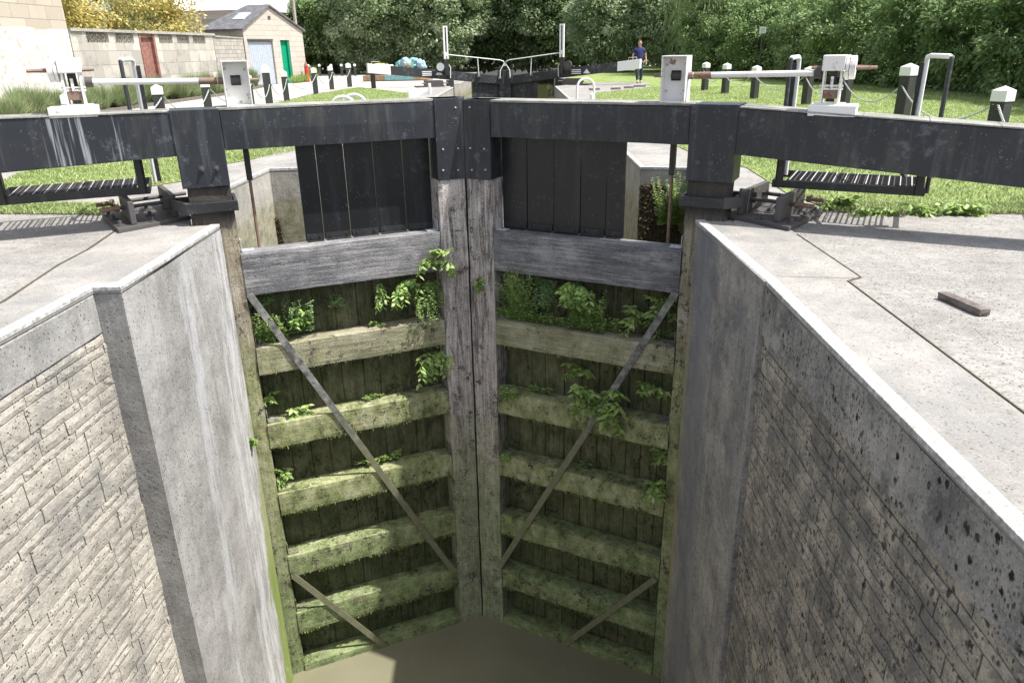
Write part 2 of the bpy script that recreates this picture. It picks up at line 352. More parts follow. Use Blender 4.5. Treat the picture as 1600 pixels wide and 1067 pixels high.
def paint(name, base, chip, amount=.5, rough=.45, world=False, streaks=.4, sc=1.):
    t = NT(name, 'w' if world else 'obj'); a = t.noise(9 * sc, det=7, rough=.8, off=2); b = t.noise(2.5 * sc, det=4, off=7)
    m = t.ma('MULTIPLY', t.mr(t.ma('ADD', t.ma('MULTIPLY', a, .75), t.ma('MULTIPLY', b, .35)), .6, .68), amount)
    v = t.ma('MULTIPLY', t.mr(t.vor(34 * sc), .13, .07), t.mr(t.noise(7, off=4), .48, .6))
    s1 = t.ma('MULTIPLY', t.mr(t.noise(8, (1, 1, .1), det=4, rough=.6, off=11), .53, .72), streaks)
    col = t.mix(s1, base, chip); col = t.mix(t.ma('MULTIPLY', t.mr(b, .4, .7), .35), col, tuple(min(1, c * 1.5) for c in base[:3]) + (1,)); col = t.mix(m, col, chip); col = t.mix(t.ma('MULTIPLY', v, .7), col, lc(.5, .5, .5))
    if name == 'worn_black_paint':
        X = t.xyz()[0]; rm = t.ma('MULTIPLY', t.mr(X, -3.95, -3.8), t.mr(X, -3.2, -3.35)); sn = t.noise(26, (1, 1, .045), det=3, rough=.5, off=71)
        col = t.mix(t.ma('MULTIPLY', t.ma('MULTIPLY', rm, t.mr(sn, .54, .66)), .6), col, lc(.45, .47, .5))
        gm = t.ma('MULTIPLY', t.mr(t.noise(5, (1, 1, .15), det=5, rough=.7, off=81), .5, .68), .35); col = t.mix(gm, col, lc(.1, .1, .075))
    return t.out(col, rough, a, .12, .01)
M['black'] = paint('worn_black_paint', lc(.02, .023, .029), lc(.17, .18, .2), .4, .42, streaks=.28)
M['black_board'] = paint('black_board_paint', lc(.011, .012, .014), lc(.1, .105, .115), .35, .36, streaks=.15)
M['black_metal'] = paint('black_metalwork', lc(.02, .021, .023), lc(.2, .2, .2), .3, .45, streaks=.15, sc=3)
M['black_far'] = paint('black_gate_paint', lc(.025, .027, .03), lc(.25, .25, .27), .6, .6, streaks=.3)
M['bollard'] = paint('bollard_black', lc(.035, .036, .034), lc(.13, .13, .12), .5, .7, streaks=.2)
def rusty(name, base, amt, sc=6, world=False):
    t = NT(name); a = t.noise(sc, det=7, rough=.75, off=3); m = t.mr(a, .6 - amt * .14, .67 - amt * .12)
    col = t.mix(m, base, t.ramp(t.noise(25, det=4), [(.35, lc(.13, .06, .035)), (.65, lc(.33, .19, .12))]))
    return t.out(col, .65, a, .3, .005)
M['white_metal'] = rusty('chalky_white_metal', lc(.78, .77, .74), .25, 9)
M['white_clean'] = rusty('white_paint', lc(.8, .8, .79), -.35, 9)
M['iron'] = rusty('grey_iron', lc(.075, .07, .07), .05, 7)
M['rust'] = rusty('rusty_iron', lc(.2, .14, .11), .8, 12)
t = NT('galvanised_strap'); a = t.noise(9, det=6, rough=.75); zz = t.ma('ADD', t.xyz()[2], t.ma('MULTIPLY', a, 1.2)); col = t.ramp(a, [(.38, lc(.07, .07, .07)), (.5, lc(.17, .17, .165)), (.65, lc(.3, .3, .28))]); col = t.mix(t.mr(zz, -1.4, -2.4, 0, .75), col, lc(.17, .17, .085)); M['strap'] = t.out(col, .7, a, .4, .006)
M['galv'] = rusty('galvanised_steel', lc(.42, .44, .46), -.4, 5)
t = NT('mesh_tread'); M['brickdark'] = t.out(t.ramp(t.noise(14, det=6, rough=.75), [(.4, lc(.09, .075, .07)), (.62, lc(.2, .17, .155))]), .9, t.noise(30), .5, .01)
t = NT('muddy_water', 'w'); h = t.noise(5, det=3, rough=.5)
M['water'] = t.out(t.ramp(t.noise(.9, det=4), [(.35, lc(.19, .18, .12)), (.7, lc(.22, .21, .145))]), .06, h, .06, .05)
t = NT('upper_pound', 'w'); M['water_up'] = t.out(lc(.07, .075, .03), .08, t.noise(3, det=3), .08, .05)
t = NT('grass_turf', 'w'); a = t.noise(1.1, det=5, rough=.6); b = t.noise(18, (1, .5, 1), det=4, rough=.8); c_ = t.noise(70, det=2)
col = t.ramp(t.ma('ADD', t.ma('MULTIPLY', a, .55), t.ma('MULTIPLY', b, .45)), [(.38, lc(.14, .2, .055)), (.5, lc(.24, .32, .09)), (.64, lc(.36, .42, .16))])
col = t.mix(t.ma('MULTIPLY', t.mr(t.vor(2.2), .045, .03), .8), col, lc(.8, .8, .75))
M['turf'] = t.out(col, .9, t.ma('ADD', b, c_), .8, .04)
t = NT('garden_stone', 'w')
xx = t.xyz(); cb = t.n("ShaderNodeCombineXYZ"); t.put(cb.inputs[0], xx[1]); t.put(cb.inputs[1], xx[2])
def ashlar(name, c1, c2, mort, sx=.62, sz=.32, lowwhite=None, ax=1, dirt=.35):
    t = NT(name, 'w'); x = t.xyz(); cb = t.n("ShaderNodeCombineXYZ"); t.put(cb.inputs[0], x[ax]); t.put(cb.inputs[1], x[2])
    br = t.n("ShaderNodeTexBrick"); t.put(br.inputs['Vector'], cb.outputs[0]); br.inputs['Scale'].default_value = 1
    br.inputs['Brick Width'].default_value = sx; br.inputs['Row Height'].default_value = sz; br.inputs['Mortar Size'].default_value = .009
    br.inputs['Color1'].default_value = c1; br.inputs['Color2'].default_value = c2; br.inputs['Mortar'].default_value = mort; br.squash = 1.4; br.squash_frequency = 3
    n1 = t.noise(2.2, det=6, rough=.7); n2 = t.noise(20, det=5, rough=.75)
    col = t.mix(t.ma('MULTIPLY', t.mr(n1, .5, .68), dirt), br.outputs[0], lc(.17, .16, .14)); col = t.mix(t.ma('MULTIPLY', t.mr(n2, .55, .7), .35), col, lc(.62, .56, .46))
    h = t.ma('SUBTRACT', t.ma('MULTIPLY', n2, .5), br.outputs[1])
    if lowwhite:
        n3 = t.ma('MULTIPLY', t.noise(1.2, det=5), .25); wm = t.mr(t.ma('ADD', x[2], n3), lowwhite + .14, lowwhite + .1)
        wm = t.ma('MULTIPLY', wm, t.mr(t.ma('ADD', t.ma('MULTIPLY', t.noise(3.3, det=6, rough=.8, off=8), .8), t.ma('MULTIPLY', t.mr(x[2], .2, 1.2), .12)), .36, .42)); col = t.mix(wm, col, t.ramp(t.noise(5, det=6, rough=.8, off=77), [(.4, lc(.42, .38, .34)), (.5, lc(.62, .6, .57)), (.6, lc(.68, .66, .64))]))
    return t.out(col, .9, h, .5, .03)
M['house'] = ashlar('limestone_blocks', lc(.46, .41, .34), lc(.38, .33, .27), lc(.24, .22, .19), .75, .36, lowwhite=2.28, dirt=.12)
M['gwall'] = ashlar('garden_wall_blocks', lc(.5, .47, .42), lc(.32, .3, .27), lc(.28, .26, .24), .5, .42, dirt=.55)
M['rwall'] = ashlar('rubble_wall', lc(.42, .39, .34), lc(.3, .285, .26), lc(.2, .19, .17), .34, .17, dirt=.6)
M['shedstone'] = ashlar('shed_blocks', lc(.46, .42, .37), lc(.42, .38, .33), lc(.33, .3, .27), .5, .26, dirt=.1)
t = NT('slate', 'obj'); M['slate'] = t.out(t.ramp(t.noise(4, (1, 1, 1), det=5), [(.35, lc(.09, .09, .1)), (.65, lc(.17, .17, .18))]), .6, t.noise(9), .4, .02)
def plain(name, c, rough=.6, var=.15, metal=0):
    t = NT(name); n = t.noise(8, det=4); lo = tuple(x * (1 - var) for x in c[:3]) + (1,); hi = tuple(min(1, x * (1 + var)) for x in c[:3]) + (1,)
    return t.out(t.ramp(n, [(.35, lo), (.65, hi)]), rough, metal=metal)
M['reddoor'] = plain('faded_red_boards', lc(.24, .11, .09), .8, .3); M['green'] = plain('green_door_paint', lc(.0, .25, .13), .4, .08); M['greydoor'] = plain('grey_blue_boards', lc(.36, .4, .46), .7, .1)
M['red'] = plain('red_paint', lc(.55, .04, .03), .5); M['pale'] = plain('pale_roof_sheet', lc(.85, .84, .82), .6, .03); M['dark'] = plain('opening_shade_black', lc(.012, .012, .012), .9)
M['skin'] = plain('skin', lc(.55, .3, .21), .55, .05); M['navy'] = plain('navy_cotton', lc(.022, .03, .115), .85, .2); M['denim'] = plain('dark_denim', lc(.035, .055, .075), .85, .3); M['hair'] = plain('grey_brown_hair', lc(.12, .08, .06), .8); M['shoe'] = plain('pale_shoe', lc(.38, .38, .4), .7)
M['bark'] = plain('bark', lc(.1, .085, .07), .9, .4); M['polewood'] = plain('grey_pole_wood', lc(.35, .32, .28), .8, .2)
M['tan'] = plain('tan_hull', lc(.3, .2, .12), .7, .3); M['teal'] = plain('teal_cover', lc(.17, .36, .38), .6, .3); M['yellow'] = plain('yellow_cover', lc(.6, .42, .12), .6, .3); M['cream'] = plain('cream_cover', lc(.65, .6, .5), .7, .15); M['blue'] = plain('pale_blue_cover', lc(.3, .42, .5), .6, .2)
M['moss'] = concrete('mussel_crust', lc(.03, .026, .02), lc(.16, .13, .08), .8, 0, bs=1)
M['chain'] = plain('galvanised_chain', lc(.5, .54, .53), .45, .1, .3)
M['soil'] = concrete('earth', lc(.07, .065, .045), lc(.17, .155, .115), .3, 0)

# ------------------------------------------------------------ ground, water
WLX = [(-3.25, -8), (-3.25, 4.9), (-3.15, 5.1), (-3.3, 7.0), (-4.0, 7.6), (-4.0, 10.8), (-3.6, 10.9), (-3.85, 33.6), (-4.2, 36.2), (-4.2, 62)]
WRX = [(1.68, -8), (1.68, 5.0), (1.62, 7.0), (2.2, 7.6), (2.2, 10.4), (1.6, 10.6), (.95, 33.6), (1.4, 36.2), (1.4, 62)]
g = MB()
g.sheet([(-90, -8)] + WLX + [(-90, 62)], -.012)
g.sheet([(90, -8), (90, 62)] + WRX[::-1], -.012)
g.sheet([(-90, 62), (90, 62), (90, 200), (-90, 200)], -.012)
tag(g.build('ground', M['paving']), kind='structure')
tag(MB().sheet([(-4.4, -8), (2.4, -8), (2.4, 35.9), (-4.4, 35.9)], -5.82).build('canal_water', M['water']), kind='structure')
tag(MB().sheet([(-4.6, 36.6), (1.9, 36.6), (1.9, 62), (-4.6, 62)], -.66).build('upper_canal_water', M['water_up']), kind='structure')
tag(MB().sheet([(-12.3, 15), (-8.7, 20), (-8.4, 23.5), (-8.9, 29.4), (-8.6, 35.1), (-8.1, 35.7), (-5.1, 30.6), (-4.2, 25.2), (-4.0, 24), (-3.75, 24), (-3.9, 36), (-4.4, 45), (-7, 60), (-30, 60), (-16, 47), (-12.7, 44.5), (-14.2, 39.2), (-12.6, 30), (-12.6, 15)], -.006).build('gravel_path', M['gravel']), kind='structure')
def lawn(poly, z=-.003):
    return tag(MB().sheet(poly, z).build('lawn', M['turf']), kind='structure')
LR = [(2.95, 7.55), (2.8, 8.4), (2.85, 10.3), (2.4, 12), (2.1, 16), (1.75, 24), (1.95, 28.2), (2.9, 29.2), (4.8, 32.1), (4.75, 34.6), (5.4, 36.5), (40, 36.5), (40, 7.3), (4.7, 7.27), (3.4, 7.28)]
lawn(LR)
lawn([(1.75, 37.2), (3.5, 37.1), (5.4, 36.5), (40, 36.5), (40, 62), (1.5, 62)], -.003)
LL = [(-5.0, 9.2), (-4.6, 9.8), (-4.7, 11.3), (-4.1, 12.5), (-4.1, 24.9), (-5.0, 30.4), (-8.1, 35.5), (-8.5, 35.0), (-8.75, 29.4), (-8.3, 23.4), (-8.0, 16), (-7.4, 10.5), (-6.8, 8.8)]
lawn(LL); lawn([(-9, 7.65), (-6.1, 7.75), (-4.55, 7.6), (-4.5, 7.95), (-5, 8.3), (-6.1, 8.3), (-9, 8.3)], -.003)

# ------------------------------------------------------------ grass blades near the gate
def grass_blades(name, polys, n, hmin, hmax, mat, z=0.01, spread=.35, wd=.006):
    from mathutils.geometry import tessellate_polygon
    P = []
    for poly, cnt in polys:
        pts = [Vector((x, y, 0)) for x, y in poly]; tris = tessellate_polygon([pts]); A = [abs((pts[b] - pts[a]).cross(pts[c] - pts[a]).z) for a, b, c in tris]; A = np.array(A) / sum(A)
        ch = rng.choice(len(tris), cnt, p=A); r1 = np.sqrt(rng.random(cnt)); r2 = rng.random(cnt); T = np.array([[tuple(pts[i])[:2] for i in tr] for tr in tris])[ch]
        P.append(T[:, 0] * (1 - r1)[:, None] + T[:, 1] * (r1 * (1 - r2))[:, None] + T[:, 2] * (r1 * r2)[:, None])
    P = np.concatenate(P); k = len(P); h = rng.uniform(hmin, hmax, k); a = rng.uniform(0, 2 * np.pi, k); l = rng.normal(0, spread, (k, 2)) * h[:, None]
    B = np.column_stack([P, np.full(k, z)]); s_ = np.column_stack([np.cos(a), np.sin(a), np.zeros(k)]) * wd
    m1 = B + np.column_stack([l * .35, h * .6]); tp = B + np.column_stack([l, h])
    V = np.stack([B - s_, B + s_, m1 + s_ * .7, tp, m1 - s_ * .7], 1).reshape(-1, 3); i = np.arange(k)[:, None] * 5
    F = np.concatenate([i + np.array([[0, 1, 2]]), i + np.array([[0, 2, 4]]), i + np.array([[4, 2, 3]])])
    return tag(arrays(name, V, F, mat, None, np.repeat(rng.random(k), 5)), kind='stuff')
grass_blades('grass', [([(2.95, 7.5), (2.82, 8.4), (2.85, 10.3), (2.4, 12), (2.1, 16), (16, 16), (9, 7.3), (4.7, 7.25), (3.4, 7.26)], 60000),
    ([(2.95, 7.38), (2.9, 7.8), (6, 7.5), (5, 7.2), (3.4, 7.2)], 7000), ([(-5.0, 9.2), (-4.6, 9.8), (-4.7, 11.3), (-4.1, 12.5), (-4.1, 16), (-8, 16), (-7.4, 10.5), (-6.8, 8.8)], 26000),
    ([(-9, 7.6), (-6.1, 7.7), (-4.55, 7.55), (-4.5, 8), (-6.1, 8.3), (-9, 8.3)], 9000), ([(-8.4, 16), (-4.2, 16), (-4.2, 24.9), (-5, 30), (-8.1, 35.5), (-8.7, 29.4)], 22000), ([(2.1, 16), (1.8, 24), (2, 28), (4.8, 32), (14, 30), (16, 16)], 45000)],
    0, .02, .048, M['grass_blade'], .003, .6, .008)

# ------------------------------------------------------------ lock walls
def masonry(face, y0, y1, ztop, zbot, nrm, thick, seed, jit=.012, hs=(.075, .07, .16, .08, .12, .065, .15, .08, .11, .07, .17)):
    """coursed stone blocks on the plane x = face, facing nrm (+1/-1)"""
    rd = random.Random(seed); m = MB(); z = ztop; ci = 0
    while z > zbot:
        h = hs[ci % len(hs)] * rd.uniform(.9, 1.12); ci += 1; y = y0 - rd.uniform(0, .5)
        while y < y1:
            L = rd.uniform(.22, .55) if h > .14 else rd.uniform(.25, .7); a, b = max(y, y0), min(y + L, y1)
            if b - a > .03:
                gp_ = .0045; p = rd.uniform(-jit, jit) * .28; c = .004
                q = [rd.uniform(-.006, .006) for _ in range(8)]
                X0 = face - nrm * thick; X1 = face + nrm * p; X2 = X1 - nrm * c * 1.2
                nn = max(2, int((b - a) / .045)); kk = max(2, int(h / .04)); vs = []; fs = []
                for k in range(kk + 1):
                    for i in range(nn + 1):
                        yy = a + gp_ + (b - a - 2 * gp_) * i / nn; zz = z - gp_ - (h - 2 * gp_) * k / kk
                        ed = i in (0, nn) or k in (0, kk)
                        w_ = mn.noise(Vector((yy * 6, zz * 9, seed))) * .003 + mn.noise(Vector((yy * 23, zz * 29, seed))) * .0045
                        vs.append(((X2 if ed else X1) + nrm * w_, yy + (mn.noise(Vector((zz * 7, yy * 3, 5))) * .01), zz + mn.noise(Vector((yy * 7, zz * 4, 9))) * .009 + mn.noise(Vector((yy * 1.3, 0, 9))) * .015))
                W = nn + 1
                for k in range(kk):
                    for i in range(nn):
                        f = (k * W + i, (k + 1) * W + i, (k + 1) * W + i + 1, k * W + i + 1); fs.append(f if nrm > 0 else f[::-1])
                # skirt into the wall
                rim = [k_ for k_ in range(W)] + [k_ * W + nn for k_ in range(1, kk + 1)] + [kk * W + i for i in range(nn - 1, -1, -1)] + [k_ * W for k_ in range(kk - 1, 0, -1)]
                base = len(vs); vs += [(X0, vs[r_][1], vs[r_][2]) for r_ in rim]; q_ = len(rim)
                for i in range(q_):
                    f = (rim[i], rim[(i + 1) % q_], base + (i + 1) % q_, base + i); fs.append(f if nrm > 0 else f[::-1])
                m.add(vs, fs)
            y += L
        z -= h
    return m
ZB = -6.4
def subface(m, pts, z0, z1, step=.1, amp=.006, seed=0):
    """vertical concrete face along a polyline, cut into small faces with slight undulation"""
    for (x0, y0), (x1, y1) in zip(pts[:-1], pts[1:]):
        L = math.hypot(x1 - x0, y1 - y0); nx = max(1, int(L / step)); nz = max(1, int((z1 - z0) / step)); nn = Vector((y1 - y0, -(x1 - x0), 0)).normalized()
        vs = []; fs = []
        for k in range(nz + 1):
            for i in range(nx + 1):
                p = Vector((x0 + (x1 - x0) * i / nx, y0 + (y1 - y0) * i / nx, z0 + (z1 - z0) * k / nz))
                vs.append(p + nn * (mn.noise(p * 2 + Vector((seed, 0, 0))) * amp * (0 if i in (0, nx) else 1) + mn.noise(p * 8) * amp * .4 * (0 if i in (0, nx) else 1)))
        W = nx + 1
        for k in range(nz):
            for i in range(nx): fs.append((k * W + i, k * W + i + 1, (k + 1) * W + i + 1, (k + 1) * W + i))
        m.add(vs, fs, True)
    return m
def strip(poly_line, w, side, z0, z1, o=.0):
    """a band of width w laid along a polyline; side +1 = to the left of travel"""
    m = MB(); n = len(poly_line); off = []; base_ = []
    for i in range(n):
        a = Vector(poly_line[max(0, i - 1)]); b = Vector(poly_line[min(n - 1, i + 1)])
        ds = []
        if i > 0: ds.append((Vector(poly_line[i]) - Vector(poly_line[i - 1])).normalized())
        if i < n - 1: ds.append((Vector(poly_line[i + 1]) - Vector(poly_line[i])).normalized())
        ns = [Vector((-d.y, d.x)) * side for d in ds]; nn = sum(ns, Vector((0, 0))); nn.normalize()
        k = 1 / max(.35, nn.dot(ns[0])); off.append(Vector(poly_line[i]) + nn * k * w); base_.append(Vector(poly_line[i]) - nn * k * o)
    for i in range(n - 1):
        a, b = base_[i], base_[i + 1]; q = [a, b, off[i + 1], off[i]]
        if side < 0: q = q[::-1]
        m.hexa([(p.x, p.y, z0) for p in q] + [(p.x, p.y, z1) for p in q])
    return m
# --- left downstream wall
wl = empty('lock_wall', (-3.4, 2, 0), 0, 'left lock wall in front of the gates, buff stone courses then a pale concrete pier', 'lock wall')
inv = lambda e: (-e.location.x, -e.location.y, -e.location.z)
def child(mb, name, mat, e, **k):
    o = mb.build(name, mat, e, **k); o.location = inv(e) if e.rotation_euler.z == 0 else (0, 0, 0); return o
child(MB().prism([(-3.23, -8), (-3.23, 4.99), (-4.2, 4.99), (-4.2, -8)], ZB, -.36), 'mortar_backing', M['mortar_l'], wl)
child(masonry(-3.2, -1.5, 5.0, -.355, -6.1, 1, .03, 3), 'stone_courses', M['stone_l'], wl)
m = MB(); m.prism([(-3.2, -8), (-3.2, 4.995), (-4.2, 4.995), (-4.2, -8)], -.35, -.052); child(m, 'concrete_band', M['conc_l'], wl, bevel=.012)
m = MB(); subface(m, [(-3.24, 4.996), (-3.0, 5.0), (-3.03, 5.8), (-3.07, 6.4), (-3.1, 7.04), (-3.36, 6.97), (-3.53, 7.36), (-3.85, 7.55)], ZB, -.051)
child(m, 'concrete_pier', M['conc_l'], wl)
cop = [(-3.2, -8), (-3.2, 4.99), (-3.0, 5.0), (-3.1, 7.04), (-3.36, 6.97), (-3.53, 7.36), (-3.85, 7.55)]
child(MB().prism(cop + [(-4.35, 7.8), (-4.08, 7.2), (-3.86, 6.1), (-3.82, 5.6), (-3.64, 4.7), (-3.64, -8)], -.05, 0), 'coping', M['coping'], wl, bevel=.008)
child(strip([(-3.2, -8), (-3.2, 4.99), (-3.0, 5.0), (-3.03, 5.8), (-3.1, 7.04)], .085, 1, -.028, .004, .004), 'painted_edge', M['paint_edge'], wl, bevel=.004)
# --- right downstream wall
wr = empty('lock_wall', (1.8, 2, 0), 0, 'right lock wall in front of the gates, dark lichened stone courses below a concrete band', 'lock wall')
child(MB().prism([(1.66, -8), (1.66, 5.0), (2.6, 5.0), (2.6, -8)], ZB, -.42), 'mortar_backing', M['mortar_r'], wr)
child(masonry(1.63, -1.5, 5.04, -.4, -6.1, -1, .03, 8, .009, (.08, .07, .14, .08, .12, .07, .15, .09, .11)), 'stone_courses', M['stone_r'], wr)
m = MB(); subface(m, [(1.622, 5.05), (1.622, -2)], -.4, -.051, .12, .006); m.box(1.64, 2.6, -2, 5.04, -.399, -.055); child(m, 'concrete_band', M['band_r'], wr)
m = MB(); subface(m, [(2.08, 7.5), (2.02, 7.34), (1.84, 6.95), (1.52, 7.04), (1.55, 6.3), (1.58, 5.7), (1.60, 5.06), (1.7, 5.05)], ZB, -.051)
child(m, 'concrete_pier', M['conc_r'], wr)
child(MB().prism([(1.62, -8), (1.62, 5.05), (1.595, 5.05), (1.515, 7.04), (1.84, 6.94), (2.02, 7.34), (2.08, 7.55), (2.5, 7.6), (2.27, 6.5), (2.3, 5.15), (2.17, 5.05), (2.17, -8)], -.05, 0), 'coping', M['coping'], wr, bevel=.008)
child(strip([(1.62, -8), (1.615, 5.05), (1.515, 7.04)], .085, -1, -.028, .004, .004), 'painted_edge', M['paint_edge'], wr, bevel=.004)
# --- chamber walls beyond the gates
cl = empty('lock_wall', (-3.9, 20, 0), 0, 'left chamber wall beyond the gates, behind the gap in the left gate', 'lock wall')
pl = [(-3.85, 7.55), (-3.84, 10.66), (-3.42, 10.72), (-3.52, 25), (-3.66, 34.3), (-4.1, 34.9), (-4.1, 37.6), (-3.75, 38.2), (-3.75, 45)]
m = MB(); subface(m, pl, ZB, -.051, .3, .006); child(m, 'concrete_face', M['conc_rec'], cl)
child(MB().prism(pl + [(-4.3, 45), (-4.6, 34), (-4.1, 25), (-4.5, 9), (-4.4, 7.8)], -.05, 0), 'coping', M['coping'], cl, bevel=.006)
child(strip(pl, .06, 1, -.028, .004, .004), 'painted_edge', M['paint_edge'], cl)
cr = empty('lock_wall', (2.1, 20, 0), 0, 'right chamber wall beyond the gates, mussel crusted below the gap in the right gate', 'lock wall')
pr = [(2.08, 7.5), (2.06, 10.3), (1.43, 10.42), (1.2, 20), (.8, 33.9), (1.3, 34.6), (1.3, 37.4), (1.0, 38), (1.0, 45)]
m = MB(); subface(m, pr[::-1], ZB, -.051, .3, .006); child(m, 'concrete_face', M['conc_rec'], cr)
child(MB().prism(pr + [(1.6, 45), (1.9, 34), (1.75, 24), (2.1, 14), (2.6, 9.8), (2.6, 7.6)], -.05, 0), 'coping', M['coping'], cr, bevel=.006)
child(strip(pr, .06, -1, -.028, .004, .004), 'painted_edge', M['paint_edge'], cr)
def crust(x0, x1, y, z0, z1, n, seed, e, prof):
    rd = random.Random(seed); m = MB()
    for _ in range(n):
        fz = rd.random(); z = z0 + (z1 - z0) * fz; wdt = (x1 - x0) * prof(fz); x = x0 + wdt * rd.random() if prof(0) > 0 else x1
        r = rd.uniform(.01, .035); c = Vector((x, y - rd.uniform(0, .03), z)); vs = [c + Vector((rd.uniform(-1, 1), rd.uniform(-1, .3), rd.uniform(-1, 1))) * r for _ in range(5)]
        m.add(vs, [(0, 1, 2), (0, 2, 3), (0, 3, 1), (1, 3, 4), (1, 4, 2), (2, 4, 3)])
    o = child(m, 'mussel_crust', M['moss'], e); return o
crust(1.43, 2.05, 10.33, -2.2, -.22, 7500, 5, cr, lambda f: 1.0 if f < .6 else 1.0 - .5 * (f - .6) / .4)
crust(-3.84, -3.55, 10.66, -2.2, -.7, 1500, 6, cl, lambda f: .55 - .35 * f)
# kerb-like joints filled with moss
for side, pts in ((1, [(2.185, -2), (2.185, 5.05), (2.31, 5.14), (2.285, 6.45)]), (1, [(1.72, 5.16), (2.25, 5.1)]), (-1, [(-3.655, -2), (-3.655, 4.7), (-3.83, 5.6), (-3.875, 6.1), (-4.09, 7.2)])):
    m = strip(pts, .008, 1, -.011, .0012); tag(m.build('joint_filler', M['soil']), kind='structure')

# ------------------------------------------------------------ the pair of lock gates
def make_gate(side):
    O = (-.78, 8.19, 0)
    e = empty('lock_gate', O, R(-25) if side > 0 else R(25),
              'right lock gate of green slimed oak beams in shade with a black balance beam' if side > 0 else 'left lock gate of oak beams in full sun with a black balance beam', 'lock gate', 'pair of lock gates')
    mir = side < 0; sd_ = 5 if side > 0 else 0
    B = lambda mb, name, mat, par=e, **k: mb.build(name, mat, par, mirror=mir, **k)
    dz = -.02 if side > 0 else .0
    # mitre post (steel cap above, timber below), heel post
    mb_ = MB().rough(.006, .325, 0, .3, -6.3, .24, .13, .005, 1 + sd_, .01); mb_.v = [(x - .46 * max(0, y) * (1 - x / .325), y, z) for x, y, z in mb_.v]
    mp = B(mb_, 'mitre_post', M['wood_post'])
    B(MB().prism([(.006, -.012), (.322, -.012), (.322, .31), (-.13, .31)], .235, 1.075 + dz), 'mitre_post_cap', M['black'], mp, bevel=.004)
    for s_, z_ in ((.08, .56), (.25, .56), (.09, .33), (.26, .34), (.09, .98)):
        B(MB().cyl((s_, -.013, z_), (s_, -.024, z_), .011, .009, 8), 'bolt', M['galv'], mp)
    hp = B(MB().rough(2.425, 2.83, .01, .36, -6.3, .36, .13, .008, 2 + sd_, .018), 'heel_post', M['wood_heel'])
    B(MB().box(2.43, 2.86, -.014, .35, .355, 1.07 + dz), 'heel_plate', M['black'], hp, bevel=.004)
    for s_, z_ in ((2.53, .53), (2.66, .53)):
        b = MB(); b.cyl((s_, -.015, z_), (s_, -.03, z_), .026, .026, 16); b.cyl((s_, -.03, z_), (s_, -.055, z_), .016, .013, 6); B(b, 'bolt', M['iron'], hp)
    # balance beam
    bm = MB().rough(.32, 2.428, 0, .34, .68, 1.05 + dz, .2, .003, 3 + sd_, .008)
    top = B(bm, 'top_beam', M['black'])
    B(MB().box(.0, 2.45, .01, .36, 1.051 + dz, 1.075 + dz), 'top_cap', M['cap_wood'], top, bevel=.004)
    zt = (1.05, 1.06) if side < 0 else (1.02, .85); zb = (.66, .56) if side < 0 else (.615, .40)
    n = 14; b = MB(); L0, L1 = 2.85, 5.9
    vs = []
    for i in range(n + 1):
        f = i / n; x = L0 + (L1 - L0) * f; a, c = zb[0] + (zb[1] - zb[0]) * f, zt[0] + (zt[1] - zt[0]) * f
        w_ = mn.noise(Vector((x * 2, side, 0))) * .004
        vs += [(x, .0 + w_, a), (x, .36, a + w_), (x, .36, c), (x, 0 + w_, c + w_)]
    fs = [(4 * i + k, 4 * i + 4 + k, 4 * i + 4 + (k + 1) % 4, 4 * i + (k + 1) % 4) for i in range(n) for k in range(4)] + [(0, 1, 2, 3), (4 * n + 3, 4 * n + 2, 4 * n + 1, 4 * n)]
    b.add(vs, [f[::-1] for f in fs] if False else fs); bb = B(b, 'balance_beam', M['black'], bevel=.008)
    b = MB(); q = 6
    for i in range(q):
        x0 = L0 + .02 + (L1 - L0 - .02) * i / q; x1 = L0 + .02 + (L1 - L0 - .02) * (i + 1) / q - .004; h0, h1 = [zt[0] + (zt[1] - zt[0]) * (x - L0) / (L1 - L0) + .004 for x in (x0, x1)]
        b.hexa([(x0, -.008, h0), (x1, -.008, h1), (x1, .368, h1), (x0, .368, h0), (x0, -.008, h0 + .014), (x1, -.008, h1 + .014), (x1, .368, h1 + .014), (x0, .368, h0 + .014)])
    B(b, 'capping', M['cap_wood'], bb, bevel=.003)
    bpy.context.view_layer.update()
    # horizontal rails
    for i, (a, c) in enumerate(((-.78, -.33), (-1.68, -1.365), (-2.58, -2.28), (-3.46, -3.17), (-4.34, -4.05), (-5.2, -4.9), (-6.05, -5.72))):
        B(MB().rough(.32, 2.435, .004 + .0 * i, .25, a, c, .05, .006 if i else .003, 10 * i + sd_, .007 if i else .005), 'rail', M['wood_grey'] if i == 0 else M['wood_rail'])
    # upstream planking below the first rail
    b = MB(); x = .3; k = 0; rd = random.Random(3 + sd_)
    b.box(.28, 2.46, .29, .33, -6.2, -.41)  # backing slab added behind the planks to keep light from showing through
    while x < 2.44:
        w_ = rd.uniform(.17, .25); d0 = .25 + rd.uniform(0, .012); b.rough(x, min(x + w_ - .003, 2.46), d0, .285, -6.2, -.4, .3, .006, k, .01); x += w_; k += 1
    B(b, 'planking', M['wood_plank'])
    # black boards above it
    xs = [.33, .635, .955, 1.262, 1.55, 1.75]
    for i in range(5):
        o = B(MB().box(xs[i] + .003, xs[i + 1] - .003, .232 + .004 * (i % 2), .262 + .004 * (i % 2), -.325, .69), 'board', M['black_board'], bevel=.002)
        c = MB(); c.box(xs[i] + .015, xs[i + 1] - .015, .222, .23, -.318, -.255); c.box(xs[i] + .015, xs[i + 1] - .015, .17, .222, -.33, -.322)
        for q in (.05, xs[i + 1] - xs[i] - .06): c.cyl((xs[i] + q, .222, -.288), (xs[i] + q, .208, -.288), .012, .01, 6)
        B(c, 'cleat', M['black_metal'], o)
